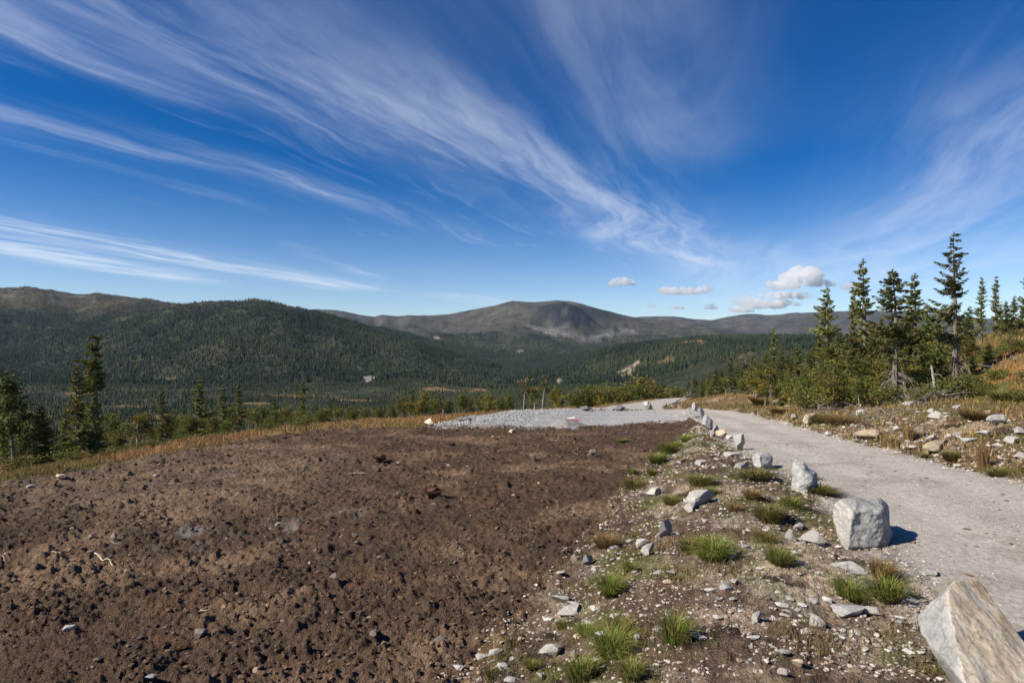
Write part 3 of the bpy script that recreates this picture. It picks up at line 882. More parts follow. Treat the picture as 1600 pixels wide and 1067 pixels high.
for px, d, tp, kd, wx in ((1118, 54, 572, 'slim2', 1.5), (1152, 50, 566, 'dense', 1.1), (1196, 47, 548, 'slim2', 1.5), (1222, 43, 545, 'slim', 1.5), (1247, 41, 538, 'slim2', 1.6), (1278, 39, 520, 'slim', 1.5), (1312, 37, 512, 'slim2', 1.6),
                          (1340, 34, 548, 'dense', 1.1), (1375, 36, 496, 'slim', 1.5), (1388, 31, 545, 'dense2', 1.1), (1418, 35, 478, 'slim2', 1.6), (1442, 32, 530, 'dense2', 1.1), (1465, 36, 492, 'slim', 1.5), (1478, 33, 545, 'dense', 1.2), (1508, 36, 500, 'slim', 1.6), (1254, 36, 575, 'dense2', 1.0), (1305, 33, 570, 'dense2', 1.0), (1108, 58, 584, 'dense', 1.2), (1128, 52, 578, 'dense2', 1.2), (1160, 47, 570, 'dense', 1.1), (1174, 49, 556, 'slim', 1.5), (1188, 45, 566, 'dense2', 1.1), (1214, 43, 560, 'dense', 1.1), (1238, 39, 558, 'dense', 1.1), (1268, 37, 548, 'dense2', 1.1), (1283, 34, 560, 'slim', 1.5), (1328, 33, 545, 'slim', 1.5), (1098, 62, 592, 'dense2', 1.2), (1222, 38, 580, 'dense2', 1.1)):
    spruce(px, d, tp, kd, 'yellowish green spruce mingled with the birch thicket across the road', 'spruces in the thicket across the road', wx)
# left of the field
spruce(64, 22, 633, 'dense2', 'dense dark young spruce at the field edge beside the large leafy tree', 'spruces along the field edge', 1.25)
spruce(148, 23, 612, 'dense', 'full spruce with a dark trunk at the grassy corner of the field', 'spruces along the field edge', 1.25)
spruce(150, 27, 523, 'stalk', 'tall thin spruce with bare stem and tufted bright crown', 'spruces along the field edge', 1.15)
spruce(121, 27, 572, 'slim2', 'thin scruffy spruce just left of the tufted tall one', 'spruces along the field edge', 1.5)
spruce(253, 27, 606, 'slim', 'bright tipped slender spruce past the broken snag', 'spruces along the field edge', 1.35)
spruce(312, 44, 588, 'slim2', 'dark slim spruce standing down the slope between two bright ones', 'spruces along the field edge', 1.5)
spruce(372, 31, 598, 'slim', 'straight spruce by the field crest next to a twin', 'spruces along the field edge', 1.3)
spruce(348, 42, 602, 'slim2', 'thinner twin left of the straight spruce by the field crest', 'spruces along the field edge', 1.4)
spruce(276, 38, 652, 'dense', 'small dark spruce below the bright tipped slender one', 'spruces along the field edge', 1.0)
spruce(100, 34, 640, 'dense', 'dark spruce between the young one and the full one at the corner', 'spruces along the field edge', 1.1)
spruce(472, 52, 595, 'slim', 'narrow spruce topping the birches behind the middle of the field', 'spruces along the field edge', 1.2)
spruce(428, 48, 620, 'slim2', 'short narrow spruce left of the one topping the birches', 'spruces along the field edge', 1.3)
spruce(515, 60, 622, 'slim2', 'little spruce right of the one topping the birches', 'spruces along the field edge', 1.3)
spruce(645, 75, 603, 'slim', 'narrow spruce behind the birches at the tip of the gravel lot', 'spruces along the field edge', 1.2)
spruce(10, 30, 600, 'dense', 'spruce partly hidden behind the large leafy tree', 'spruces along the field edge', 1.0)

# scattered valley spruces, each its own tree
rr = np.random.default_rng(5)
cnt = 0; tries = 0
while cnt < 225 and tries < 6000:
    tries += 1
    px = rr.uniform(-40, 1300); d = math.exp(rr.uniform(math.log(75), math.log(480)))
    if px > 1000 and d < 110: continue
    x = (px - CX) / F * d
    if 62 < d < 75 and x > 0: continue
    z = gz(x, d)
    h = 2.0 + 3.6 * rr.random() ** 1.6
    pyt = HY - F * (z + h - CAMZ) / d
    ci = int(np.interp(x / d, tcols, np.arange(NC))); ri = max(0, int(np.searchsorted(rows, d * .97)) - 1)
    if pyt > runmin[ri, ci] - 3 or pyt < 560: continue
    me, H = SPLO[rr.choice(['dense', 'dense2', 'slim', 'slim2'])]
    o = bpy.data.objects.new('spruce_tree', me); COL.objects.link(o)
    s = h / H; wv = rr.uniform(.9, 1.35)
    o.location = (x, d, z - .1); o.scale = (s * wv, s * wv, s); o.rotation_euler = (0, 0, rr.uniform(0, 6.28))
    tag(o, 'small spruce among the scattered trees of the boggy slope below the field', 'spruce tree', 'scattered spruces below the field')
    cnt += 1
print('valley spruces', cnt, 'all', NSPR + cnt)

# ------------------------------------------------------------------ mountain birches
def birch_arrays(seed, H=4.0, W=1.5, stems=3, col=(.108, .116, .028), leaves=2600, yellow=.15, low=.25, leaf=.085):
    rg = np.random.default_rng(seed)
    wood = Bag(); crown = Bag()
    tips = []
    for s in range(stems):
        an = rg.random() * 6.28; sp = W * (.18 + .3 * rg.random())
        p = np.array([rg.normal() * .08, rg.normal() * .08, 0]); top = np.array([math.cos(an) * sp, math.sin(an) * sp, H * (.72 + .2 * rg.random())])
        n = 7; ss = np.linspace(0, 1, n)
        pts = p + np.outer(ss, top - p) + np.stack([np.sin(ss * 5 + s) * .10 * W * ss, np.cos(ss * 4 + s * 2) * .10 * W * ss, np.zeros(n)], -1)
        r0 = .014 * H * (.9 + .5 * rg.random()) / math.sqrt(stems) * 1.3
        wood.tube(pts, r0 * (1 - .85 * ss), 6)
        tips.append(pts[-1])
        for l in range(8):
            h = low + (1 - low) * rg.random()
            b = np.array([np.interp(h, ss, pts[:, k]) for k in range(3)])
            a2 = rg.random() * 6.28; L = W * (.35 + .45 * rg.random()) * (1.15 - .6 * h)
            e = b + np.array([math.cos(a2) * L, math.sin(a2) * L, L * (.35 + .5 * rg.random())])
            m = (b + e) / 2 + np.array([0, 0, -.08 * L]) + rg.normal(size=3) * .06
            wood.tube([b, m, e], [r0 * .42, r0 * .3, r0 * .1], 4)
            tips += [e, m, (m + e) / 2]
    tips = np.array(tips)
    ncl = len(tips)
    csz = .20 + .26 * rg.random(ncl); ccol = np.array(col) * (.7 + .6 * rg.random((ncl, 1)))
    yl = rg.random(ncl) < yellow
    ccol[yl] = np.array([.25, .18, .03]) * (.7 + .5 * rg.random((yl.sum(), 1)))
    ci = rg.integers(0, ncl, leaves)
    cen = tips[ci] + rg.normal(size=(leaves, 3)) * csz[ci][:, None] * np.array([.75, .75, .55]) * (W / 1.5)
    cen[:, 2] = np.maximum(cen[:, 2], .1)
    u = rg.normal(size=(leaves, 3)); u /= np.linalg.norm(u, axis=1)[:, None]
    v = np.cross(u, rg.normal(size=(leaves, 3))); v /= np.linalg.norm(v, axis=1)[:, None]
    sz = leaf * (.6 + .8 * rg.random(leaves))[:, None]
    V = np.stack([cen - u * sz, cen - v * sz * .6, cen + u * sz, cen + v * sz * .6], 1).reshape(-1, 3)
    Q = np.arange(leaves * 4).reshape(-1, 4)
    C = np.repeat(ccol[ci] * (.75 + .5 * rg.random((leaves, 1))), 4, axis=0)
    crown.add(V, Q=Q); crown.C = [C]
    return wood, crown

BIR = {}
for key, kw in dict(bushy=dict(seed=21, H=4, W=1.6, stems=4), open=dict(seed=22, H=4.5, W=1.5, stems=2, leaves=1500, low=.4), gold=dict(seed=23, H=4, W=1.5, stems=3, yellow=.4, col=(.13, .124, .028)),
                    dark=dict(seed=24, H=4, W=1.5, stems=3, col=(.10, .115, .028)), tall=dict(seed=25, H=6, W=1.3, stems=2, low=.4, leaves=1700),
                    bare=dict(seed=26, H=5, W=1.3, stems=1, low=.45, leaves=650, col=(.085, .082, .03)), big=dict(seed=27, H=5.5, W=1.45, stems=2, low=.22, leaves=3000, col=(.078, .100, .026), yellow=.0),
                    low=dict(seed=28, H=1.2, W=1.3, stems=5, leaves=1500, low=.1, leaf=.06, col=(.105, .115, .028))).items():
    w, c = birch_arrays(**kw)
    wo = w.build('trunk', M['birchbark']); co = c.build('crown', M['leaves'])
    BIR[key] = (wo.data, co.data, kw['H'])
    bpy.data.objects.remove(wo); bpy.data.objects.remove(co)

def birch(px, d, top, kind, label, group=None, wx=1.0, name='birch_tree', cat='birch tree'):
    X0 = (px - CX) / F * d; z = gz(X0, d) - .05
    h = max(CAMZ + (HY - top) / F * d - z, .5)
    wd, cd, H = BIR[kind]; s = h / H
    r = empty(name, (X0, d, z), random.random() * 6.28, (s * wx, s * wx, s))
    tag(r, label, cat, group)
    for nm, dt in (('trunk', wd), ('crown', cd)):
        o = bpy.data.objects.new(nm, dt); COL.objects.link(o); o.parent = r
    return r

birch(22, 22, 580, 'big', 'large leafy tree at the field edge, forked trunk, far left', None, 1.0)
birch(218, 25, 640, 'open', 'small crooked birch growing round the broken snag', None, 1.0)
birch(820, 50, 584, 'bare', 'thin tall birch with bare pale trunk behind the gravel lot, left of two', None, 1.0)
birch(849, 48, 582, 'bare', 'thin tall birch with brownish crown behind the gravel lot, right of two', None, 1.0)
lst = [(300, 36, 645), (335, 34, 648), (400, 36, 640), (432, 38, 638), (455, 35, 645), (480, 40, 642), (497, 44, 640), (236, 30, 665), (285, 29, 668), (180, 30, 668),
       (40, 28, 660), (90, 25, 690), (205, 33, 655), (352, 33, 655), (418, 33, 652), (185, 24, 695), (170, 40, 640), (225, 38, 645), (262, 42, 640), (285, 45, 645), (325, 46, 635), (362, 48, 632), (390, 44, 636), (412, 50, 630), (445, 46, 632), (465, 42, 638), (505, 50, 634), (525, 47, 640), (140, 36, 650), (55, 36, 640)]
for i, (px, d, tp) in enumerate(lst):
    birch(px, d, tp, ['bushy', 'dark', 'open', 'dark', 'bushy'][i % 5], 'bushy birch on the slope just beyond the left edge of the field', 'birches beyond the left field edge', 1.1)
lst = [(628, 42, 618), (640, 40, 626), (660, 41, 612), (682, 44, 616), (698, 42, 622), (724, 46, 612), (745, 50, 620), (762, 47, 616), (780, 52, 618), (612, 46, 628), (795, 55, 612), (835, 60, 600), (868, 56, 606),
       (548, 60, 632), (570, 64, 634), (590, 58, 634), (530, 55, 636)]
for i, (px, d, tp) in enumerate(lst):
    birch(px, d, tp, ['bushy', 'open', 'gold', 'bushy', 'dark'][i % 5], 'birch in the loose row beyond the orange grass behind the field', 'birches behind the field', 1.0)
lst = [(910, 72, 600), (925, 76, 597), (942, 70, 602), (958, 78, 597), (972, 72, 600), (985, 80, 594), (998, 76, 598), (1012, 84, 600), (1028, 88, 604), (1045, 92, 604), (895, 68, 606), (1062, 80, 603), (1003, 90, 592)]
for i, (px, d, tp) in enumerate(lst):
    birch(px, d, tp, ['bushy', 'dark', 'gold', 'bushy', 'bushy'][i % 5], 'rounded birch in the hedge-like line behind the far gravel track', 'birches behind the far track', 1.15)
lst = [(1295, 30, 585), (1342, 29, 588), (1360, 30, 575), (1440, 35, 515), (1130, 52, 592), (1172, 47, 584), (1190, 45, 580), (1215, 44, 578), (1243, 40, 568), (1270, 36, 566), (1285, 35, 562), (1310, 36, 556), (1330, 33, 566),
       (1358, 36, 552), (1378, 33, 560), (1415, 32, 552), (1432, 31, 540), (1460, 32, 538), (1472, 34, 528), (1425, 29, 580), (1455, 29, 575), (1512, 36, 530), (1575, 44, 505), (1605, 42, 500), (1116, 56, 592), (1134, 50, 588), (1150, 48, 584), (1163, 46, 590), (1180, 44, 578), (1203, 42, 574), (1226, 40, 570), (1246, 38, 585), (1105, 60, 596), (1195, 40, 594), (1262, 35, 588), (1235, 37, 596), (1280, 32, 594), (1315, 31, 592)]
for i, (px, d, tp) in enumerate(lst):
    birch(px, d, tp, ['gold', 'open', 'tall', 'bushy', 'open', 'tall', 'dark'][i % 7], 'many stemmed birch in the thicket across the road', 'birch thicket across the road', 1.05)

# low shrubs on the right slope
lst = [(1510, 28, 590), (1535, 27, 600), (1560, 28, 590), (1600, 31, 548), (1575, 33, 556), (1548, 33, 560), (1530, 36, 545), (1590, 38, 530), (1480, 28, 600), (1590, 24, 612), (1610, 25, 590), (1375, 29, 605), (1340, 30, 608), (1300, 31, 612), (1265, 33, 612), (1525, 33, 560), (1580, 34, 540), (1440, 27, 610)]
for px, d, tp in lst:
    birch(px, d, tp, 'low', 'low leafy shrub on the heathy slope across the road', 'low shrubs across the road', 1.2, 'shrub', 'shrub')
lst = [(30, 20, 722), (110, 21, 715), (180, 22, 708), (230, 23, 700), (300, 25, 690), (350, 26, 684), (420, 27, 672), (470, 30, 660)]
for px, d, tp in lst:
    birch(px, d, tp, 'low', 'low shrub at the foot of the trees along the left field edge', 'low shrubs by the field', 1.2, 'shrub', 'shrub')

# ------------------------------------------------------------------ dead wood
def snag(px, d, top, rad, lean, label, name='snag'):
    x = (px - CX) / F * d; z = gz(x, d) - .05; h = CAMZ + (HY - top) / F * d - z
    r = empty(name, (x, d, z)); tag(r, label, 'dead tree')
    b = Bag(); s = np.linspace(0, 1, 8)
    b.tube(np.stack([lean * h * s, .03 * np.sin(s * 6), s * h], -1), rad * (1 - .6 * s) * (1 + .15 * np.sin(s * 19)), 8)
    b.build('trunk', M['twig' if px < 800 else 'deadwood'], r, True)
    g = np.random.default_rng(int(px))
    b = Bag()
    for q in range(14):
        hh = g.uniform(.1, .95); an = g.uniform(0, 6.28); L = g.uniform(.2, .6)
        p = np.array([lean * h * hh, 0, hh * h]); e = p + np.array([math.cos(an) * L, math.sin(an) * L, g.uniform(-.2, .15)])
        b.tube([p, (p + e) / 2 + g.normal(size=3) * .04, e], [.018, .012, .004], 4)
    b.build('crown', M['twig'], r)  # the snag's dead branches, no living crown
snag(1464, 28, 571, .095, -.16, 'bleached broken birch stub leaning left of the tallest spruce')
snag(214, 25, 652, .085, .05, 'dark broken snag standing at the left edge of the field')
# fallen bleached trunk near the bend
a = at(1052, 633); b0 = at(1086, 622)
pts = []
for s in np.linspace(0, 1, 9):
    px = mix(1050, 1083, s); d = mix(44, 46, s)
    x = (px - CX) / F * d
    z = CAMZ + (HY - mix(631, 615, s ** 1.2)) / F * d + (.10 * math.sin(s * 3))
    pts.append((x, d, z))
pts[-1] = (pts[-1][0] + .35, pts[-1][1], pts[-1][2] - .35)
bg = Bag(); bg.tube(pts, np.linspace(.07, .03, 9), 7)
for q in range(6):
    p = np.array(pts[q + 1]); e = p + np.array([random.uniform(-.2, .5), random.uniform(-.3, .3), random.uniform(-.5, .4)]); bg.tube([p, e], [.03, .008], 4)
o = bg.build('fallen_trunk', M['deadwood'], None, True); tag(o, 'bleached fallen trunk propped on the grass near the road bend', 'log')

def brush(name, label, px0, px1, py, d, n, L, kind='stuff', hmax=.6):
    g = np.random.default_rng(int(px0 + py)); b = Bag()
    for q in range(n):
        px = g.uniform(px0, px1); dd = d + g.normal() * .8; x = (px - CX) / F * dd; z = gz(x, dd)
        an = g.normal() * .5 + (0 if g.random() < .6 else 1.2); l = L * g.uniform(.4, 1.2)
        p = np.array([x, dd, z + g.uniform(.0, hmax)]); e = p + np.array([math.cos(an) * l, math.sin(an) * l * .7, g.normal() * .22 * l])
        e[2] = max(e[2], z - .02)
        b.tube([p, (p + e) / 2 + g.normal(size=3) * .08 * l, e], [.020 * L, .013 * L, .004], 4)
        for w in range(3):
            a = p + (e - p) * g.random(); t = a + g.normal(size=3) * .22 * l; b.tube([a, t], [.008, .003], 3)
    o = b.build(name, M['twig']); tag(o, label, None, None, kind); return o
brush('dead_twigs', 'tangle of grey dead twigs below the spruces across the road', 1415, 1510, 620, 27.5, 85, .9)
brush('brushwood', 'grey cut branches strewn along the top of the rocky bank', 1330, 1440, 640, 25.0, 40, 1.1, 'stuff', .35)
brush('slash', 'dead grey branches lying at the foot of the birch thicket', 1250, 1360, 625, 29.5, 40, .9, 'stuff', .4)
brush('old_branches', 'grey dead branches under the trees on the right slope', 1500, 1600, 600, 28.5, 25, 1.0, 'stuff', .4)

# ------------------------------------------------------------------ rocks
def rock_mesh(seed, sub=3, cuts=9, flat=.75, nz=.05):
    g = np.random.default_rng(seed)
    bm = bmesh.new(); bmesh.ops.create_icosphere(bm, subdivisions=sub, radius=1.0)
    V = np.array([v.co[:] for v in bm.verts])
    for q in range(cuts):
        n = g.normal(size=3); n /= np.linalg.norm(n); h = g.uniform(.32, .8)
        dt = V @ n; V = V - np.outer(np.maximum(0, dt - h), n)
    for i, v in enumerate(bm.verts):
        p = Vector(V[i]); k = mnoise.fractal(p * 2.3 + Vector((seed * 3.1, 0, 0)), 1.0, 2.0, 4)
        v.co = p * (1 + nz * k)
    me = bpy.data.meshes.new('stone'); bm.to_mesh(me); bm.free()
    co = np.array([v.co[:] for v in me.vertices]); lo, hi = co.min(0), co.max(0)
    co = (co - (lo + hi) / 2) / (hi - lo) * 2                       # unit half extents
    me.vertices.foreach_set('co', co.astype(np.float32).ravel()); me.update()
    return me
ROCKS = [rock_mesh(100 + k, 3, 15 + k % 5, nz=.035) for k in range(9)]
ROCKS_HI = [rock_mesh(200 + k, 5, 13 + k % 5, nz=.05) for k in range(10)]

def rock(px, py, w, h, label, mat='rockpale', mesh=None, dep=.8, name='stone', cat='stone', group=None, tilt=0, rz=None, hi=False, sink=.22):
    """a stone standing on the ground at photo point (px, py): w by h photo pixels"""
    x, d, z = at(px, py)
    W, H = w / F * d / 2, h / F * d / 2
    me = mesh if mesh is not None else random.choice(ROCKS_HI if hi else ROCKS)
    me2 = MATROCK(me, mat)
    o = bpy.data.objects.new(name, me2); COL.objects.link(o)
    o.scale = (W, W * dep, H * (1 + sink)); o.rotation_euler = (0, math.radians(tilt), random.uniform(-.5, .5) if rz is None else rz)
    o.location = (x, d + W * dep * .6, z + H * (1 - sink))
    tag(o, label, cat, group)
    return o
_mr = {}
def MATROCK(me, mat):
    k = (me.name, mat)
    if k not in _mr:
        c = me.copy(); c.materials.clear(); c.materials.append(M[mat]); _mr[k] = c
    return _mr[k]

def hull_rock(name, pts, label, mats, face_mat=None, nz=.02, bev=.03, sub=5, seed=0):
    """an angular boulder: hull of its corners, worn edges, rough faces. pts are (x, y, z) metres"""
    c = Vector(np.mean(np.array(pts), axis=0))
    bm = bmesh.new()
    for p in pts: bm.verts.new(Vector(p) - c)
    r = bmesh.ops.convex_hull(bm, input=bm.verts)
    junk = [e for e in r['geom_interior'] if isinstance(e, bmesh.types.BMVert)]
    bmesh.ops.delete(bm, geom=junk, context='VERTS')
    bmesh.ops.dissolve_limit(bm, angle_limit=math.radians(9), verts=bm.verts, edges=bm.edges)
    bmesh.ops.bevel(bm, geom=list(bm.edges), offset=bev, segments=2, affect='EDGES', profile=.6)
    bmesh.ops.triangulate(bm, faces=bm.faces)
    bm.normal_update()
    if face_mat:
        for f in bm.faces: f.material_index = face_mat(f.normal, f.calc_center_median() + c)
    for it in range(sub):
        long = [e for e in bm.edges if e.calc_length() > .022 * (1 if it > 2 else 2)]
        if not long or len(bm.verts) > 26000: break
        bmesh.ops.subdivide_edges(bm, edges=long, cuts=1, use_grid_fill=True)
        bmesh.ops.triangulate(bm, faces=bm.faces)
    bm.normal_update()
    off = Vector((seed * 5.3, seed * 1.7, 0))
    for v in bm.verts:
        p = v.co + off
        a = mnoise.fractal(p * 4.5, .9, 2.1, 5); b2 = mnoise.ridged_multi_fractal(p * 2.2, .9, 2.0, 4, 1.0, 2.0)
        c3 = mnoise.fractal(p * 19, .8, 2.0, 3)
        v.co += v.normal * (nz * a * 1.3 + nz * .8 * (b2 - 1.2) + nz * .28 * c3)
    me = bpy.data.meshes.new(name); bm.to_mesh(me); bm.free()
    for p in me.polygons: p.use_smooth = True
    for m in mats: me.materials.append(m)
    o = bpy.data.objects.new(name, me); COL.objects.link(o); o.location = c
    tag(o, label, 'boulder', 'boulders lining the road')
    return o
def P3(px, py, d): return ((px - CX) / F * d, d, CAMZ + (HY - py) / F * d)

# the slab at the corner of the view
b1 = [P3(1436, 962, 5.12), P3(1437, 988, 5.02), P3(1462, 1022, 4.82), P3(1492, 1068, 4.6), P3(1478, 926, 4.95), P3(1490, 908, 5.10), P3(1528, 904, 5.35), P3(1546, 930, 5.35), P3(1562, 958, 5.25),
      P3(1606, 1040, 4.95), P3(1650, 1118, 4.75), P3(1507, 1067, 4.30), P3(1484, 985, 4.66), P3(1550, 1150, 4.05), P3(1680, 1190, 4.4), P3(1512, 1100, 4.4), P3(1545, 1150, 4.5)]
b1 += [(x, y, -.25) for x, y in ((3.5, 4.6), (3.55, 4.95), (3.75, 5.2), (4.1, 5.2), (4.25, 4.8), (4.1, 4.4), (3.75, 4.25))]
hull_rock('boulder', b1, 'long slab boulder with broad cream top and grey side, nearest of the row', [M['rock'], M['rockcream']],
          lambda n, p: 1 if (n.x > -.42 and n.z > .05) else 0, .009, .016, 6, 1)
d2 = 8.1
b2 = [P3(1318, 851, d2 - .1), P3(1326, 853, d2 - .25), P3(1304, 818, d2 + .1), P3(1302, 790, d2 + .15), P3(1312, 781, d2 + .05), P3(1332, 799, d2 - .22), P3(1345, 778, d2 + .05), P3(1374, 777, d2 + .1),
      P3(1382, 792, d2 - .05), P3(1384, 853, d2 - .2), P3(1393, 832, d2 + .1), P3(1386, 788, d2 + .3), P3(1320, 782, d2 + .55), P3(1360, 780, d2 + .6), P3(1390, 846, d2 + .5), P3(1310, 840, d2 + .5),
      P3(1322, 872, d2 - .1), P3(1388, 872, d2 - .1), P3(1378, 800, d2 - .18)]
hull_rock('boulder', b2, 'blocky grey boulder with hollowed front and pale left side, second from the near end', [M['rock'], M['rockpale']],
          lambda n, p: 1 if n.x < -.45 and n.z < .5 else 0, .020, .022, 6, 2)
d3 = 11.0
b3 = [P3(1238, 768, d3), P3(1237, 735, d3 + .05), P3(1240, 723, d3 + .1), P3(1256, 722, d3 + .1), P3(1276, 739, d3 + .05), P3(1281, 765, d3 + .05), P3(1262, 770, d3 - .2), P3(1254, 735, d3 - .12), P3(1268, 745, d3 - .15),
      P3(1244, 724, d3 + .4), P3(1274, 742, d3 + .45), P3(1281, 772, d3 + .4), P3(1238, 775, d3 + .4), P3(1240, 782, d3 - .1), P3(1279, 782, d3 - .1)]
hull_rock('boulder', b3, 'upright wedge of grey boulder with a stepped right shoulder, third in the roadside row', [M['rock']], None, .018, .018, 6, 3)
d4 = 14.0
b4 = [P3(1177, 727, d4), P3(1176, 716, d4 + .1), P3(1184, 707, d4 + .1), P3(1200, 706, d4 + .15), P3(1206, 716, d4), P3(1206, 731, d4), P3(1190, 730, d4 - .2), P3(1186, 712, d4 - .1),
      P3(1182, 708, d4 + .4), P3(1204, 712, d4 + .4), P3(1180, 738, d4), P3(1206, 738, d4 + .3)]
hull_rock('boulder', b4, 'squat broad grey boulder fourth in the roadside row, behind a green tussock', [M['rock']], None, .02, .018, 5, 4)
for (px, py, w, h, lb, mt, dp, tl, k) in (
    (1156, 703, 19, 26, 'upright pale boulder with a flat slanted top, fifth in the roadside row', 'rockpale', .6, 6, 0),
    (1128, 688, 18, 17, 'rounded yellowish boulder sixth in the roadside row', 'rockcream', .8, 0, 1),
    (1118, 683, 13, 20, 'dark grey boulder leaning against the rounded yellowish one', 'rock', .7, 20, 2),
    (1107, 672, 20, 24, 'tilted slab boulder with shaded right side at the corner of the field', 'rock', .5, -28, 3),
    (1097, 656, 9, 20, 'thin upright pointed boulder between the tilted slab and the double rock', 'rock', .6, 0, 4),
    (1082, 652, 28, 14, 'low long boulder lying at the corner of the gravel lot', 'rock', .6, -14, 5),
    (1086, 648, 10, 20, 'pointed boulder standing behind the low long one', 'rock', .7, 0, 6),
    (916, 642, 20, 8, 'dark wedge shaped boulder alone at the back of the gravel lot', 'rockdark', .7, -8, 7),
    (969, 642, 17, 9, 'dark blocky boulder in the middle of the back row', 'rockdark', .7, 0, 8),
    (1014, 640, 11, 10, 'dark boulder with a white one behind it in the back row', 'rockdark', .8, 0, 9),
    (1011, 636, 10, 9, 'small white boulder peeping over a dark one in the back row', 'rockpale', .8, 0, 0),
    (1039, 638, 8, 9, 'little pale boulder second from the road in the back row', 'rock', .7, 0, 1),
    (1053, 637, 9, 7, 'little grey boulder closest to the road in the back row', 'rock', .8, 0, 2)):
    rock(px, py, w, h, lb, mt, ROCKS_HI[k], dp, 'boulder', 'boulder', 'boulders lining the road', tl, hi=True, rz=random.uniform(-.2, .2), sink=.15)

# stones on the slope between road and field
for (px, py, w, h, lb, mt, dp) in (
    (1041, 838, 27, 24, 'upright triangular pale slab stuck in the slope, middle of the embankment', 'rockpale', .35),
    (1015, 866, 26, 15, 'pale angular stone just below the triangular slab', 'rockpale', .8),
    (1005, 856, 24, 12, 'whitish stone left of and above the pale angular one', 'rockpale', .8),
    (1098, 790, 46, 22, 'largest flat white rock set into the upper embankment', 'rockpale', .9),
    (1083, 798, 26, 13, 'white rock at the lower edge of the largest flat one', 'rockpale', .9),
    (1023, 775, 24, 13, 'white stone alone near the top of the embankment beside the soil', 'rockpale', .8),
    (919, 882, 18, 15, 'grey slate stone at the soil line below the green and brown grass', 'rock', .6),
    (861, 1030, 36, 22, 'large rounded white stone near the bottom edge of the field', 'rockpale', .8),
    (893, 964, 44, 14, 'long pale slab lying where slope meets soil', 'rockpale', .6),
    (877, 944, 32, 13, 'grey pointed slab above the long pale one', 'rock', .5),
    (896, 950, 24, 9, 'short slab between the pointed and the long one', 'rockpale', .6),
    (1272, 850, 36, 19, 'pale rounded stone lying left of the blocky boulder', 'rockpale', .7),
    (1250, 829, 17, 12, 'small grey stone above the pale rounded one', 'rock', .7),
    (1234, 845, 15, 18, 'narrow pale stone left of the pale rounded one', 'rockpale', .5),
    (1332, 894, 54, 13, 'wide flat grey slab below the blocky boulder', 'rock', .8),
    (1330, 962, 46, 12, 'flat pale slab below the twin tussocks', 'rock', .8),
    (1364, 961, 26, 12, 'pale slab right beside the flat one below the twin tussocks', 'rockpale', .8),
    (1458, 900, 26, 9, 'flat grey stone on the shoulder above the cream slab boulder', 'rock', .9),
    (1049, 902, 17, 9, 'small grey angular stone right of the round tussocks', 'rock', .7),
    (1044, 914, 16, 6, 'yellowish flat stone below the small grey angular one', 'rockcream', .8),
    (981, 971, 9, 12, 'small bluish upright stone above the big tussocks', 'rock', .6),
    (996, 1006, 13, 13, 'small white stone between the two biggest tussocks', 'rockpale', .7),
    (896, 1030, 9, 14, 'narrow white stone above the lowest tussocks', 'rockpale', .6),
    (844, 1064, 14, 12, 'bluish grey stone at the bottom edge among grass', 'rock', .8),
    (1225, 1058, 18, 12, 'smooth pale stone at the bottom right of the slope', 'rockpale', .8),
    (1247, 1046, 18, 15, 'pinkish stone beside the smooth pale one at the bottom', 'rockcream', .8),
    (1185, 972, 20, 14, 'light square stone right of the largest tussock', 'rockpale', .7),
    (1143, 686, 14, 7, 'flat pale stone at the foot of the upright pale boulder', 'rockpale', .8),
    (1146, 714, 26, 8, 'flat pale rock below the upright pale boulder', 'rockpale', .8),
    (1161, 734, 30, 12, 'long grey rock half sunk below the squat boulder', 'rock', .5),
    (1094, 728, 14, 8, 'whitish stone at the top of the slope near the soil corner', 'rockpale', .8)):
    rock(px, py, w, h, lb, mt, None, dp, group='stones on the embankment')
g = np.random.default_rng(77)
k = 0
while k < 70:
    y = math.exp(g.uniform(math.log(5.3), math.log(24))); lo, hi = float(interp(y, E_EDGE)), float(interp(y, L_EDGE))
    x = lo + (hi - lo) * g.uniform(-.03, .95); px = CX + F * x / y
    if px > 1610: continue
    s = g.uniform(.022, .075) * (1 if g.random() < .85 else 1.5); z = gz(x, y)
    o = bpy.data.objects.new('stone', MATROCK(ROCKS[k % 9], ['rockpale', 'rockpale', 'rock', 'rockpale', 'rockcream'][k % 5])); COL.objects.link(o)
    o.location = (x, y, z + s * .15); o.scale = (s * g.uniform(.8, 1.5), s * g.uniform(.7, 1.1), s * g.uniform(.3, .7)); o.rotation_euler = (g.normal() * .3, g.normal() * .3, g.uniform(0, 6.28))
    tag(o, 'fist sized pale stone scattered on the brown slope beside the road', 'stone', 'small stones on the embankment'); k += 1

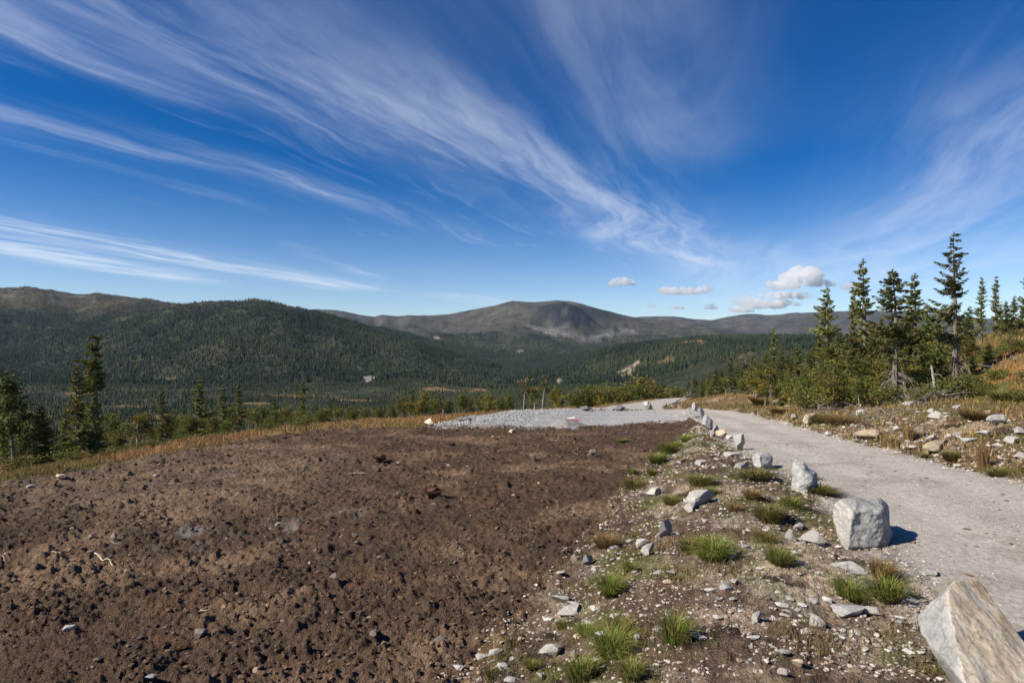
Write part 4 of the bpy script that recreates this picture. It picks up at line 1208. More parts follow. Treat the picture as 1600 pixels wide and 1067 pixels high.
# stones on the bank across the road
for (px, py, w, h, lb, mt, dp) in (
    (1458, 645, 15, 7, 'small white stone above the pinkish one under the tallest spruce', 'rockpale', .8),
    (1465, 656, 23, 13, 'pinkish white rock on the bank under the tallest spruce', 'rockpale', .8),
    (1482, 648, 13, 4, 'narrow white stone right of the pinkish rock', 'rockpale', .8),
    (1562, 662, 30, 14, 'grey slab jutting out beside a patch of dark peat', 'rock', .7),
    (1596, 681, 15, 9, 'white round rock at the right edge, upper of three', 'rockpale', .8),
    (1583, 694, 19, 11, 'largest white round rock near the right edge', 'rockpale', .8),
    (1597, 717, 18, 10, 'white rock at the right edge, lowest of three', 'rockpale', .8),
    (1477, 718, 9, 8, 'single white stone by the roadside grass', 'rockpale', .9),
    (1498, 684, 17, 7, 'white stone in the middle of the rocky bank', 'rockpale', .8),
    (1471, 703, 56, 14, 'long ochre slab lying on the bank', 'rockochre', .5),
    (1360, 688, 42, 15, 'ochre rock ledge at the roadside', 'rockochre', .6),
    (1346, 649, 13, 10, 'pink white stone on the bank top below the slender spruces', 'rockpale', .8),
    (1270, 661, 26, 15, 'orange tinted rock outcrop at the road edge near the bend', 'rockochre', .6),
    (1243, 655, 15, 8, 'greyish rock left of the orange tinted outcrop', 'rock', .7),
    (1296, 681, 10, 7, 'white stone at the road edge below the outcrop', 'rockpale', .8),
    (1427, 633, 27, 6, 'long pale rock between the dead branches', 'rockpale', .7),
    (1438, 684, 20, 17, 'upright ochre rock behind a dry tussock', 'rockochre', .6),
    (1540, 683, 20, 8, 'whitish rock above the dry grass tuft', 'rockpale', .8),
    (1518, 690, 22, 6, 'grey flat stone among the rubble of the bank', 'rock', .8),
    (1560, 700, 15, 8, 'pale stone left of the largest white round rock', 'rockpale', .8)):
    rock(px, py, w, h, lb, mt, None, dp, group='stones on the bank')
k = 0
while k < 105:
    y = g.uniform(11, 26); s0 = abs(g.normal()) * 2.6 + .15; x = float(interp(y, R_EDGE)) + s0
    px = CX + F * x / y
    if px > 1640: continue
    z = gz(x, y); s = g.uniform(.04, .14)
    o = bpy.data.objects.new('stone', MATROCK(ROCKS[k % 9], ['rockpale', 'rockpale', 'rock', 'rockpale', 'rockochre'][k % 5])); COL.objects.link(o)
    o.location = (x, y, z + s * .15); o.scale = (s * g.uniform(.8, 1.5), s * g.uniform(.7, 1.1), s * g.uniform(.4, .85)); o.rotation_euler = (g.normal() * .3, g.normal() * .3, g.uniform(0, 6.28))
    tag(o, 'loose stone in the rubble of the bank across the road', 'stone', 'loose stones on the bank'); k += 1

# stones lying in the field
for (px, py, w, h, lb, mt, dp) in (
    (832, 720, 9, 10, 'left one of two light brown stones side by side in the field', 'rocksoil', .8),
    (840, 722, 10, 8, 'right one of two light brown stones side by side in the field', 'rocksoil', .8),
    (927, 711, 13, 9, 'brown rock in the far right of the field', 'rocksoil', .8),
    (800, 677, 11, 6, 'pale pink stone at the soil edge before the gravel lot', 'rockcream', .8),
    (92, 747, 16, 6, 'flat pale stone on the left crest of the field', 'rockcream', .8),
    (45, 763, 14, 5, 'flat grey stone on the left crest of the field', 'rock', .8),
    (176, 842, 12, 9, 'round light stone above the curved root', 'rocksoil', .8),
    (521, 905, 14, 8, 'flat brown stone in the middle of the field', 'rocksoil', .8),
    (310, 998, 22, 12, 'dark brown stone in the lower left of the field', 'rocksoil', .7),
    (230, 1066, 20, 8, 'white stone at the bottom edge of the field', 'rockpale', .8),
    (106, 985, 20, 8, 'long grey stone in the lower left of the field', 'rock', .6),
    (243, 747, 12, 6, 'tan stone on the upper left of the field', 'rocksoil', .8)):
    rock(px, py, w, h, lb, mt, None, dp, group='stones in the field')
k = 0
while k < 45:
    y = math.exp(g.uniform(math.log(5.5), math.log(24))); px = g.uniform(-20, 1080); x = (px - CX) / F * y
    sF = float(sdf(FIELD, np.array([x]), np.array([y]))[0])
    if sF > -.2: continue
    z = gz(x, y); s = g.uniform(.015, .045) * (1 + y / 25)
    o = bpy.data.objects.new('stone', MATROCK(ROCKS[k % 9], ['rocksoil', 'rocksoil', 'rocksoil', 'rockochre'][k % 4])); COL.objects.link(o)
    o.location = (x, y, z + s * .15); o.scale = (s * g.uniform(.8, 1.5), s * g.uniform(.7, 1.1), s * g.uniform(.4, .8)); o.rotation_euler = (g.normal() * .3, g.normal() * .3, g.uniform(0, 6.28))
    tag(o, 'small soil stained stone lying on the turned soil', 'stone', 'small stones in the field'); k += 1
# pale stone in the grass, left of the lot
rock(670, 664, 15, 9, 'pinkish rock in the orange grass left of the gravel lot', 'rockcream', None, .8)
rock(725, 658, 26, 6, 'dark flat rock at the left tip of the gravel lot', 'rockdark', None, .5)

# ------------------------------------------------------------------ loose soil, pebbles, rubble (uncountable)
ICO = {}
def ico(sub):
    if sub not in ICO:
        bm = bmesh.new(); bmesh.ops.create_icosphere(bm, subdivisions=sub, radius=1.0)
        ICO[sub] = (np.array([v.co[:] for v in bm.verts]), np.array([[v.index for v in f.verts] for f in bm.faces])); bm.free()
    return ICO[sub]
def lumps(name, label, x, y, r, cols, mat, sub=1, flat=.7, sink=.3, seed=3, ang=.35):
    g = np.random.default_rng(seed); n = len(x)
    V0, T0 = ico(sub); nv = len(V0)
    z, _ = ground(x, y)
    V = np.repeat(V0[None], n, 0) * (1 + ang * (g.random((n, nv, 1)) - .5) * 2)
    for q in range(3):
        nrm = g.normal(size=(n, 1, 3)); nrm /= np.linalg.norm(nrm, axis=2, keepdims=True)
        dt = (V * nrm).sum(2, keepdims=True); V = V - np.maximum(0, dt - .55) * nrm
    sc = np.stack([r * g.uniform(.8, 1.4, n), r * g.uniform(.7, 1.1, n), r * flat * g.uniform(.6, 1.2, n)], -1)
    V = V * sc[:, None]
    a = g.uniform(0, 6.28, n); c, s = np.cos(a)[:, None], np.sin(a)[:, None]
    V = np.stack([V[..., 0] * c - V[..., 1] * s, V[..., 0] * s + V[..., 1] * c, V[..., 2]], -1)
    V += np.stack([x, y, z + r * flat * (1 - 2 * sink) * .6], -1)[:, None]
    Fa = (T0[None] + (np.arange(n) * nv)[:, None, None]).reshape(-1, 3)
    o = mesh_np(name, V.reshape(-1, 3), Fa, mat, np.repeat(cols, nv, 0), False)
    tag(o, label, None, None, 'stuff'); return o

def sample(n, poly, ylo, yhi, pxlo, pxhi, g, ins=True, margin=-.05):
    y = np.exp(g.uniform(math.log(ylo), math.log(yhi), n * 3)); px = g.uniform(pxlo, pxhi, n * 3); x = (px - CX) / F * y
    k = sdf(poly, x, y) < margin
    return x[k][:n], y[k][:n]
g = np.random.default_rng(9)
x, y = sample(30000, FIELD, 4.6, 27, -60, 1120, g)
r = (.006 + .034 * g.random(len(x)) ** 9) * (.6 + y / 15)
clus = fbm(x / 1.3, y / 1.3, 3, 401); kp = g.random(len(x)) < sst(-.5, .4, clus) + .12
x, y, r = x[kp], y[kp], r[kp]
f1 = fbm(x / 2.6, y / 1.9, 4, 281)
c = np.zeros((len(x), 3)) + (.10, .065, .043); c = lerp3(c, (.175, .118, .077), sst(0, .55, f1)); c *= g.uniform(.65, 1.4, (len(x), 1))
pale = g.random(len(x)) < .02; c[pale] = np.array([.24, .18, .13]) * g.uniform(.7, 1.2, (pale.sum(), 1))
lumps('soil_clods', 'loose clods of brown soil strewn over the field', x, y, r, c, M['clod'], 1, .75, .34, 3, .42)

y = np.exp(g.uniform(math.log(4.6), math.log(25), 26000)); q = g.uniform(-.05, 1.0, 26000)
x = interp(y, E_EDGE) + (interp(y, L_EDGE) - interp(y, E_EDGE)) * q
r = .006 + .020 * g.random(len(x)) ** 3 * (.7 + y / 14)
keep = fbm(x / .9, y / .9, 3, 411) + g.normal(size=len(x)) * .3 > .05
x, y, r = x[keep], y[keep], r[keep]
c = np.zeros((len(x), 3)) + (.40, .37, .33); c = lerp3(c, (.27, .20, .15), g.random(len(x))); c *= g.uniform(.7, 1.3, (len(x), 1))
lumps('pebbles', 'pale pebbles scattered over the brown slope', x, y, r, c, M['pebble'], 1, .6, .3, 4)
y = np.exp(g.uniform(math.log(4.8), math.log(25), 1900)); q = g.uniform(-.05, .95, 1900)
x = interp(y, E_EDGE) + (interp(y, L_EDGE) - interp(y, E_EDGE)) * q
keep = fbm(x / 1.1 + 5, y / 1.1, 3, 413) + g.normal(size=1900) * .25 > .1; x, y = x[keep], y[keep]
r = .018 + .045 * g.random(len(x)) ** 2.5
c = np.zeros((len(x), 3)) + (.47, .445, .41); c *= g.uniform(.6, 1.1, (len(x), 1))
lumps('stone_chips', 'broken pale stone chips strewn down the brown slope', x, y, r, c, M['pebble'], 1, .4, .25, 14, .5)
y = g.uniform(10.5, 30, 14000); x = interp(y, R_EDGE) + np.abs(g.normal(size=14000)) * 2.4 - .1
keep = fbm(x / 1.2, y / 1.2, 3, 415) + g.normal(size=14000) * .3 > .05; x, y = x[keep], y[keep]
r = .012 + .045 * g.random(len(x)) ** 3
c = np.zeros((len(x), 3)) + (.45, .42, .38); c = lerp3(c, (.28, .21, .15), g.random(len(x))); c *= g.uniform(.7, 1.3, (len(x), 1))
lumps('rubble', 'small broken stones covering the bank across the road', x, y, r, c, M['pebble'], 1, .7, .25, 5)
# gravel edges of the road
y = np.exp(g.uniform(math.log(5), math.log(36), 5000)); side = g.random(5000) < .5
x = np.where(side, interp(y, L_EDGE), interp(y, R_EDGE)) + g.normal(size=5000) * .28
r = .006 + .016 * g.random(5000) ** 3 * (.7 + y / 14)
c = np.zeros((5000, 3)) + (.44, .41, .38); c *= g.uniform(.6, 1.2, (5000, 1))
lumps('gravel', 'loose gravel along both edges of the road', x, y, r, c, M['pebble'], 1, .6, .3, 6)
y = np.exp(g.uniform(math.log(5), math.log(30), 7000)); q = np.where(g.random(7000) < .45, .5 + g.normal(size=7000) * .10, g.uniform(.0, 1.0, 7000))
x = interp(y, L_EDGE) + (interp(y, R_EDGE) - interp(y, L_EDGE)) * q
r = .004 + .013 * g.random(7000) ** 5 + y * .0002
c = np.zeros((7000, 3)) + (.40, .36, .32); c *= g.uniform(.55, 1.25, (7000, 1))
lumps('road_stones', 'small loose stones on the road surface', x, y, r, c, M['pebble'], 1, .6, .3, 16)
bx, by, br = [], [], []
for o in [o for o in COL.objects if o.name.startswith('boulder')]:
    co_ = np.array([v.co[:] for v in list(o.data.vertices)[::7]]) * np.array(o.scale[:]) + np.array(o.location[:])
    lowp = co_[co_[:, 2] < co_[:, 2].min() + .35 * (co_[:, 2].max() - co_[:, 2].min())]
    c0 = lowp.mean(0); rad = np.abs(lowp - c0).max(0)
    for q in range(70):
        an = g.uniform(0, 6.28); k_ = g.uniform(.85, 1.25)
        bx.append(c0[0] + math.cos(an) * rad[0] * k_); by.append(c0[1] + math.sin(an) * rad[1] * k_); br.append((.008 + .035 * g.random() ** 3) * (.6 + .5 * rad[0]))
bx, by, br = np.array(bx), np.array(by), np.array(br)
c = np.zeros((len(bx), 3)) + (.15, .105, .075); c = lerp3(c, (.36, .33, .29), (g.random(len(bx)) < .4) * 1.0); c *= g.uniform(.6, 1.3, (len(bx), 1))
lumps('scree', 'crumbs of soil and stone gathered round the feet of the boulders', bx, by, br, c, M['clod'], 1, .7, .2, 17)
# dark crumbs of soil dropped on the road
y = np.exp(g.uniform(math.log(6), math.log(20), 110)); q = .45 + g.normal(size=110) * .2; x = interp(y, L_EDGE) + (interp(y, R_EDGE) - interp(y, L_EDGE)) * q
r = .012 + .04 * g.random(110) ** 2
c = np.zeros((110, 3)) + (.14, .095, .065); c *= g.uniform(.7, 1.3, (110, 1))
lumps('soil_crumbs', 'dark brown crumbs of soil dropped on the gravel road', x, y, r, c, M['clod'], 1, .35, .2, 7)
# broken stone of the lot
x, y = sample(22000, PAD, 24, 41, 680, 1090, g, margin=.4)
w = g.random(len(x)) < sst(7, 0, x + 3.2 - (y - 25) * .28) * .95 + .10; x, y = x[w], y[w]
r = .012 + .042 * g.random(len(x)) ** 4 * sst(7, 0, x + 3.2 - (y - 25) * .28) + .006
c = np.zeros((len(x), 3)) + (.36, .355, .345); c = lerp3(c, (.46, .445, .42), g.random(len(x)) ** 2); c *= g.uniform(.65, 1.2, (len(x), 1))
lumps('crushed_stone', 'crushed grey stone heaped at the left side of the gravel lot', x, y, r, c, M['pebble'], 1, .75, .2, 8)
# small kerb of dark stones at the back of the lot
px = g.uniform(925, 1004, 26); yv = 40.3 + g.normal(size=26) * .15; x = (px - CX) / F * yv
lumps('kerb_stones', 'broken line of small dark stones at the back of the gravel lot', x, yv, .05 + .06 * g.random(26), np.zeros((26, 3)) + (.12, .11, .10), M['pebble'], 1, .8, .1, 9)

# gravel heap
hx, hy, hz_ = at(882, 672)
hy += 1.2; hx = (884 - CX) / F * hy
n = 40; V = []; Fa = []
hh = np.linspace(0, 1, 14)
for i, s in enumerate(hh):
    for q in range(n):
        an = 2 * math.pi * q / n
        rad = 1.15 * s ** .95 * (1 + .10 * math.sin(an * 3 + 1) + .05 * math.sin(an * 7))
        zz = .42 * (1 - s ** 1.3) - .12 * s + .02 * mnoise.noise(Vector((math.cos(an) * s * 6, math.sin(an) * s * 6, 2)))
        V.append((hx + rad * math.cos(an), hy + rad * .8 * math.sin(an), gz(hx, hy) + zz))
for i in range(13):
    for q in range(n): Fa.append((i * n + q, i * n + (q + 1) % n, (i + 1) * n + (q + 1) % n, (i + 1) * n + q))
o = mesh_np('gravel_heap', np.array(V), np.array(Fa), M['gravel'], np.zeros((len(V), 3)) + (.25, .24, .23), True)
tag(o, 'small cone of fine gravel tipped at the front of the gravel lot', 'heap')

def box_bag(b, c, sx, sy, sz, rz=0, ry=0):
    Vb = np.array([[x, y, z] for x in (-1, 1) for y in (-1, 1) for z in (-1, 1)], float) * (sx / 2, sy / 2, sz / 2)
    m = np.array(Matrix.Rotation(rz, 3, 'Z') @ Matrix.Rotation(ry, 3, 'Y'))
    Vb = Vb @ m.T + np.array(c)
    b.add(Vb, Q=[(0, 1, 3, 2), (4, 6, 7, 5), (0, 4, 5, 1), (2, 3, 7, 6), (0, 2, 6, 4), (1, 5, 7, 3)])
# red and white marker boards on the heap
x0, y0 = (893 - CX) / F * 27.6, 27.6; z0 = CAMZ + (HY - 655) / F * 27.6
b = Bag(); box_bag(b, (x0 - .02, y0, z0 + .05), .34, .22, .03, .2, -.12); o = b.build('marker_board', M['white']); tag(o, 'white marker board lying on the gravel beside a red one', 'board')
b = Bag(); box_bag(b, (x0 + .14, y0 - .12, z0 - .02), .40, .07, .05, -.1, .05); o = b.build('marker_board', M['red']); tag(o, 'red marker board lying on the gravel beside a white one', 'board')
# marker stakes
def stake(px, d, h, label, mt):
    x = (px - CX) / F * d; z = gz(x, d); b = Bag(); box_bag(b, (x, d, z + h / 2 - .1), .05, .05, h + .2, .2, .03)
    o = b.build('marker_stake', M[mt]); tag(o, label, 'stake')
stake(688, 29, .42, 'red topped survey stake in the grass left of the gravel lot', 'red')
stake(692, 36, .55, 'pale wooden stake in the grass by the birches', 'deadwood')
# mast on the left hill
x, d, z = at_far(440, 469.5)
r = empty('radio_mast', (x, d, z - 1)); tag(r, 'thin mast on the crest of the left hill', 'mast')
b = Bag(); b.tube([(0, 0, 0), (0, 0, 10), (0, 0, 20)], [.9, .7, .35], 6); b.build('pole', M['steel'], r)
b = Bag(); box_bag(b, (0, 0, 15), 3, 1.5, 1.2); b.build('antenna', M['steel'], r)

# roots and sticks in the field
def stick(pix, rad, label):
    pts = []
    for k, (px, py) in enumerate(pix):
        x, d, z = at(px, py); pts.append((x, d, z + rad * 1.2 + .015))
    b = Bag(); P = np.array(pts); n = 4 * (len(P) - 1) + 1
    t = np.linspace(0, len(P) - 1, n); Q = np.stack([np.interp(t, range(len(P)), P[:, k]) for k in range(3)], -1)
    Q += np.random.default_rng(len(label)).normal(size=Q.shape) * rad * .5
    b.tube(Q, rad * (1 - .6 * np.linspace(0, 1, n)), 6)
    e = Q[n // 2]; b.tube([e, e + np.array([.08, .05, .05])], [rad * .5, rad * .15], 4)
    o = b.build('root', M['stick'], None, True); tag(o, label, 'stick', 'roots lying on the soil')
stick([(149, 869), (160, 877), (170, 880), (178, 893)], .016, 'crooked pale root, the thickest on the left of the field')
stick([(66, 866), (80, 867), (94, 866)], .012, 'short straight stick left of the crooked root')
stick([(208, 826), (218, 821), (231, 819)], .013, 'bowed pale root above the crooked one')
stick([(104, 796), (120, 790), (138, 783)], .016, 'long thin stick on the upper left of the field')
stick([(166, 851), (175, 853), (184, 854)], .009, 'tiny twig between the bowed and the crooked roots')
stick([(545, 744), (560, 742), (572, 741)], .018, 'pale stick in the far middle of the field')
stick([(300, 957), (310, 958), (328, 957)], .010, 'whitish twig in the lower left centre of the field')
stick([(414, 825), (420, 828), (427, 831)], .010, 'thin twig near the grey ash coloured patch')
stick([(953, 784), (960, 780), (968, 779)], .016, 'tan stick at the soil edge beside the embankment')
stick([(10, 866), (5, 873), (8, 880)], .010, 'bent twig at the left edge of the field')

# ------------------------------------------------------------------ grass
def blades(n, rad, H, seed, c1, c2, c3, width=.008, spread=1.0):
    g = np.random.default_rng(seed)
    a = g.uniform(0, 6.28, n); rr = rad * np.sqrt(g.random(n)) * .55
    base = np.stack([rr * np.cos(a), rr * np.sin(a), np.full(n, -.03)], -1)
    h = H * g.uniform(.45, 1.1, n); lean = spread * (rr / rad * 1.6 + .25 * g.random(n)); b = a + g.normal(size=n) * .6
    out = np.stack([np.cos(b), np.sin(b), np.zeros(n)], -1)
    mid = base + out * (lean * h * .35)[:, None] + np.array([0, 0, 1]) * (h * .6)[:, None]
    tip = base + out * (lean * h * .95)[:, None] + np.array([0, 0, 1]) * (h * (1 - .25 * np.minimum(lean, 1.5)))[:, None]
    sd = np.stack([-np.sin(b), np.cos(b), np.zeros(n)], -1) * width
    V = np.stack([base - sd, base + sd, mid + sd * .8, mid - sd * .8, tip], 1).reshape(-1, 3)
    o = np.arange(n)[:, None] * 5
    Q = np.concatenate([o + 0, o + 1, o + 2, o + 3], 1); T = np.concatenate([o + 3, o + 2, o + 4], 1)
    w = g.random((n, 1)); col = np.array(c1) * (1 - w) + np.array(c2) * w; dry = g.random(n) < .16; col[dry] = np.array(c3)
    col *= g.uniform(.7, 1.3, (n, 1))
    return V, Q, T, np.repeat(col, 5, 0)
TUS = {}
GREEN = ((.10, .15, .022), (.20, .225, .04), (.34, .25, .10)); BROWN = ((.18, .12, .05), (.28, .17, .06), (.13, .13, .04)); OLIVE = ((.11, .12, .028), (.19, .17, .045), (.28, .20, .08))
STRAW = ((.26, .17, .07), (.34, .23, .10), (.18, .12, .05))
for k in range(6):
    for nm, cc in (('green', GREEN), ('olive', OLIVE), ('brown', BROWN), ('straw', STRAW)):
        V, Q, T, C = blades((420, 640, 300, 700, 520, 380)[k] if nm != 'straw' else 320, .5, .62 if nm != 'straw' else .8, 500 + k * 7 + len(nm), *cc, width=(.011, .009, .014, .008, .011, .012)[k], spread=(1.1, 1.5, .9, 1.3, 1.7, 1.2)[k] if nm != 'straw' else .45)
        o = mesh_np('tussock', V, [Q, T], M['blades'], C); TUS[nm, k] = o.data; bpy.data.objects.remove(o)
ntus = 0; TPOS = []
def tussock(px, py, w, h, kind, label, group=None, anchor='base'):
    global ntus
    x, d, z = at(px, py); W = w / F * d; Hh = h / F * d
    o = bpy.data.objects.new('grass_tussock', TUS[kind, ntus % 6]); COL.objects.link(o); ntus += 1
    o.location = (x, d + W * .25, gz(x, d + W * .25)); o.scale = (W * random.uniform(.85, 1.05), W * random.uniform(.75, 1.05), Hh * random.uniform(1.35, 1.7)); o.rotation_euler = (random.uniform(-.14, .14), random.uniform(-.14, .14), random.uniform(0, 6.28))
    tag(o, label, 'tussock', group); TPOS.append((x, d + W * .25, W, kind))
TG = 'grass tussocks on the embankment'
for a in ((1060, 1008, 78, 62, 'green', 'largest green tussock, standing alone in the middle of the lower slope'), (955, 935, 52, 36, 'green', 'round bright tussock at the soil line under the slate stones'),
          (984, 892, 26, 18, 'green', 'small round tussock below the pale angular stones'), (1222, 886, 52, 34, 'green', 'compact tussock above the sandy patch'),
          (1330, 938, 50, 36, 'green', 'left one of the twin tussocks below the flat grey slab'), (1396, 945, 66, 44, 'green', 'right one of the twin tussocks, wider, below rusty grass'),
          (1385, 912, 52, 30, 'brown', 'rusty brown tussock right above the wider twin'), (1120, 880, 66, 44, 'green', 'broad bright tussock below the largest flat white rock'),
          (1085, 868, 50, 28, 'olive', 'olive tussock joined to the left of the broad bright one'), (960, 1030, 74, 56, 'green', 'tall tussock left of the largest one'),
          (975, 990, 50, 34, 'olive', 'olive tussock directly above the tall one'), (910, 1066, 60, 48, 'green', 'tussock at the bottom edge left of the tall one'), (990, 1066, 60, 44, 'olive', 'tussock at the bottom edge right of the tall one'),
          (918, 995, 34, 24, 'green', 'small dark tussock near the long pale slab'), (877, 985, 24, 20, 'green', 'tiny green tussock under the long pale slab'), (950, 855, 46, 26, 'brown', 'brownish tussock at the soil line in the middle'),
          (1190, 750, 62, 28, 'olive', 'wide olive tussock in front of the squat boulder'), (1210, 820, 60, 36, 'olive', 'mossy green patch of grass left of the stones by the blocky boulder'), (1240, 798, 46, 24, 'green', 'grass patch below the wedge boulder'),
          (1100, 762, 50, 30, 'olive', 'olive tuft in the upper middle of the slope'), (1115, 775, 34, 18, 'green', 'green tuft right above the largest flat white rock'), (1045, 712, 40, 24, 'green', 'fresh green tuft on the upper slope beside the soil'),
          (1030, 726, 34, 20, 'green', 'fresh green tuft a little lower on the upper slope beside the soil'), (1075, 690, 30, 12, 'green', 'bright strip of grass under the leaning boulder'), (1058, 700, 26, 12, 'green', 'bright tuft left of the strip of grass'),
          (995, 765, 42, 20, 'olive', 'olive tuft at the soil line in the upper part'), (990, 742, 22, 12, 'green', 'small tuft at the soil line above the olive one'), (1050, 790, 30, 16, 'olive', 'dull tuft left of the largest flat white rock'),
          (1288, 775, 56, 20, 'olive', 'low heathery tuft at the foot of the wedge boulder'), (1268, 750, 26, 18, 'brown', 'rusty tuft growing against the wedge boulder'), (1180, 780, 40, 22, 'brown', 'brown tuft in the upper slope right of the olive ones'),
          (975, 692, 20, 6, 'green', 'thin tuft near the far soil corner'), (1150, 800, 32, 16, 'brown', 'dry tuft right of the largest flat white rock'), (830, 1050, 30, 16, 'olive', 'low grass beside the large rounded white stone'),
          (765, 1062, 20, 12, 'olive', 'lone low tuft at the bottom edge of the field'), (1200, 850, 40, 24, 'olive', 'olive grass left of the pale rounded stone'), (1020, 745, 24, 14, 'olive', 'dull tuft between fresh green tufts and the soil')):
    tussock(*a[:5], a[5], TG)
BG = 'grass tufts on the bank'
for a in ((1542, 735, 26, 38, 'straw', 'tall straw coloured tuft at the road edge'), (1598, 745, 22, 26, 'straw', 'straw tuft cut off by the right edge'), (1565, 745, 40, 16, 'olive', 'low green tuft between the two straw tufts'),
          (1530, 655, 50, 22, 'brown', 'big rusty tussock left of the grey slab'), (1424, 690, 28, 20, 'straw', 'dry tussock in front of the upright ochre rock'), (1495, 722, 44, 16, 'olive', 'green roadside tuft below the ochre slab'),
          (1440, 712, 40, 12, 'olive', 'green roadside tuft left of the ochre slab'), (1400, 700, 40, 16, 'straw', 'straw coloured roadside grass beside the ochre ledge'), (1320, 662, 44, 24, 'brown', 'rusty tussock on the bank between the outcrop and ledge'),
          (1290, 660, 40, 22, 'olive', 'olive tussock beside the orange tinted outcrop'), (1220, 645, 36, 14, 'brown', 'orange tussock at the road edge near the bend'), (1585, 630, 60, 24, 'olive', 'yellow green tussock on the slope above the rocks'),
          (1500, 660, 30, 10, 'olive', 'mossy tuft right of the pinkish rock'), (1270, 635, 50, 20, 'olive', 'green tussock in front of the birch stems'), (1190, 635, 40, 12, 'brown', 'orange grass clump left of the olive tussock by the bend')):
    tussock(*a[:5], a[5], BG)
# clumps of peat lying on the soil
for px, py, w, h, lb in ((675, 779, 36, 22, 'rusty clump of peat with roots sticking out, right centre of the field'), (592, 722, 26, 16, 'brown clump of peat in the far centre of the field'), (278, 1016, 18, 8, 'small rusty clump of peat in the lower left of the field')):
    x, d, z = at(px, py); W, Hh = w / F * d, h / F * d
    V, Q, T, C = blades(420, .5, .5, int(px), (.10, .055, .03), (.16, .08, .035), (.07, .045, .03), width=.016, spread=1.6)
    V = V * np.array([W, W, Hh * 1.2]) * (.9, .9, .9) + np.array([0, 0, Hh * .2])
    r = empty('peat_clump', (x, d + W * .3, z)); tag(r, lb, 'peat')
    mesh_np('roots', V, [Q, T], M['blades'], C, parent=r)
    o = bpy.data.objects.new('lump', MATROCK(ROCKS[3], 'peat')); COL.objects.link(o); o.parent = r; o.scale = (W * .36, W * .34, Hh * .45); o.location = (0, 0, Hh * .2)

def grass_field(name, label, x, y, H, cols, width, seed):
    g = np.random.default_rng(seed); n = len(x); z, _ = ground(x, y)
    h = H * g.uniform(.45, 1.15, n); b = g.uniform(0, 6.28, n); lean = g.uniform(.05, .7, n)
    base = np.stack([x, y, z - .02], -1); out = np.stack([np.cos(b), np.sin(b), np.zeros(n)], -1); up = np.array([0, 0, 1.0])
    mid = base + out * (lean * h * .3)[:, None] + up * (h * .6)[:, None]; tip = base + out * (lean * h)[:, None] + up * (h * (1 - .2 * lean))[:, None]
    sa = g.uniform(0, 6.28, n); sd = np.stack([np.cos(sa), np.sin(sa), np.zeros(n)], -1) * (width * (.6 + y / 30))[:, None]
    V = np.stack([base - sd, base + sd, mid + sd * .8, mid - sd * .8, tip], 1).reshape(-1, 3); o = np.arange(n)[:, None] * 5
    ob = mesh_np(name, V, [np.concatenate([o, o + 1, o + 2, o + 3], 1), np.concatenate([o + 3, o + 2, o + 4], 1)], M['blades'], np.repeat(cols, 5, 0))
    tag(ob, label, None, None, 'stuff')
def orange(x, y, g):
    n = len(x); q = fbm(x / 3.5, y / 3.5, 4, 241)
    c = np.zeros((n, 3)) + (.32, .185, .070); c = lerp3(c, (.15, .135, .04), sst(.0, .4, q)); c = lerp3(c, (.42, .28, .12), g.random(n) * .6)
    return c * g.uniform(.65, 1.3, (n, 1))
g = np.random.default_rng(31)
# left and back of the field
px = g.uniform(-60, 900, 150000); y = np.exp(g.uniform(math.log(12.5), math.log(58), 150000)); x = (px - CX) / F * y
sf = sdf(FIELD, x, y); sp = np.minimum(sdf(PAD, x, y), sdf(ROAD, x, y))
k = (sf > .1) & (sp > .2) & (x < interp(y, [(0, -4), (24, -4), (58, 16)]) + 6) & (g.random(len(x)) < .30 + .55 * sst(-.3, .3, fbm(x / 1.5, y / 1.5, 3, 421))) & (sf < 26)
k &= ~((x > -3) & (y < 24))
k &= ~((px > 230) & (px < 560) & (sf > 1.2) & (g.random(len(x)) < .6))
x, y = x[k], y[k]
grass_field('dry_grass', 'orange dry grass along the left and far edges of the field', x, y, .25, orange(x, y, g), .008, 1)
# roadside and bank
px = g.uniform(1040, 1640, 90000); y = np.exp(g.uniform(math.log(11.5), math.log(62), 90000)); x = (px - CX) / F * y
sr = np.minimum(sdf(ROAD, x, y), sdf(PAD, x, y)); rs = bank_side(x, y)
nz = fbm(x / 1.4 + 7, y / 1.4, 4, 431)
k = (sr > .12) & (rs > .5) & (g.random(len(x)) < np.where(y < 24, np.where(sr < 5, .08, .3) + .6 * sst(.2, .5, nz), .35 + .5 * sst(-.2, .4, nz)))
x, y = x[k][:46000], y[k][:46000]
c = orange(x, y, g); c = lerp3(c, np.array([.105, .105, .028]), (g.random(len(x)) < .45) * .8)
grass_field('bank_grass', 'mixed orange and green grass on the bank across the road', x, y, .24, c, .010, 2)
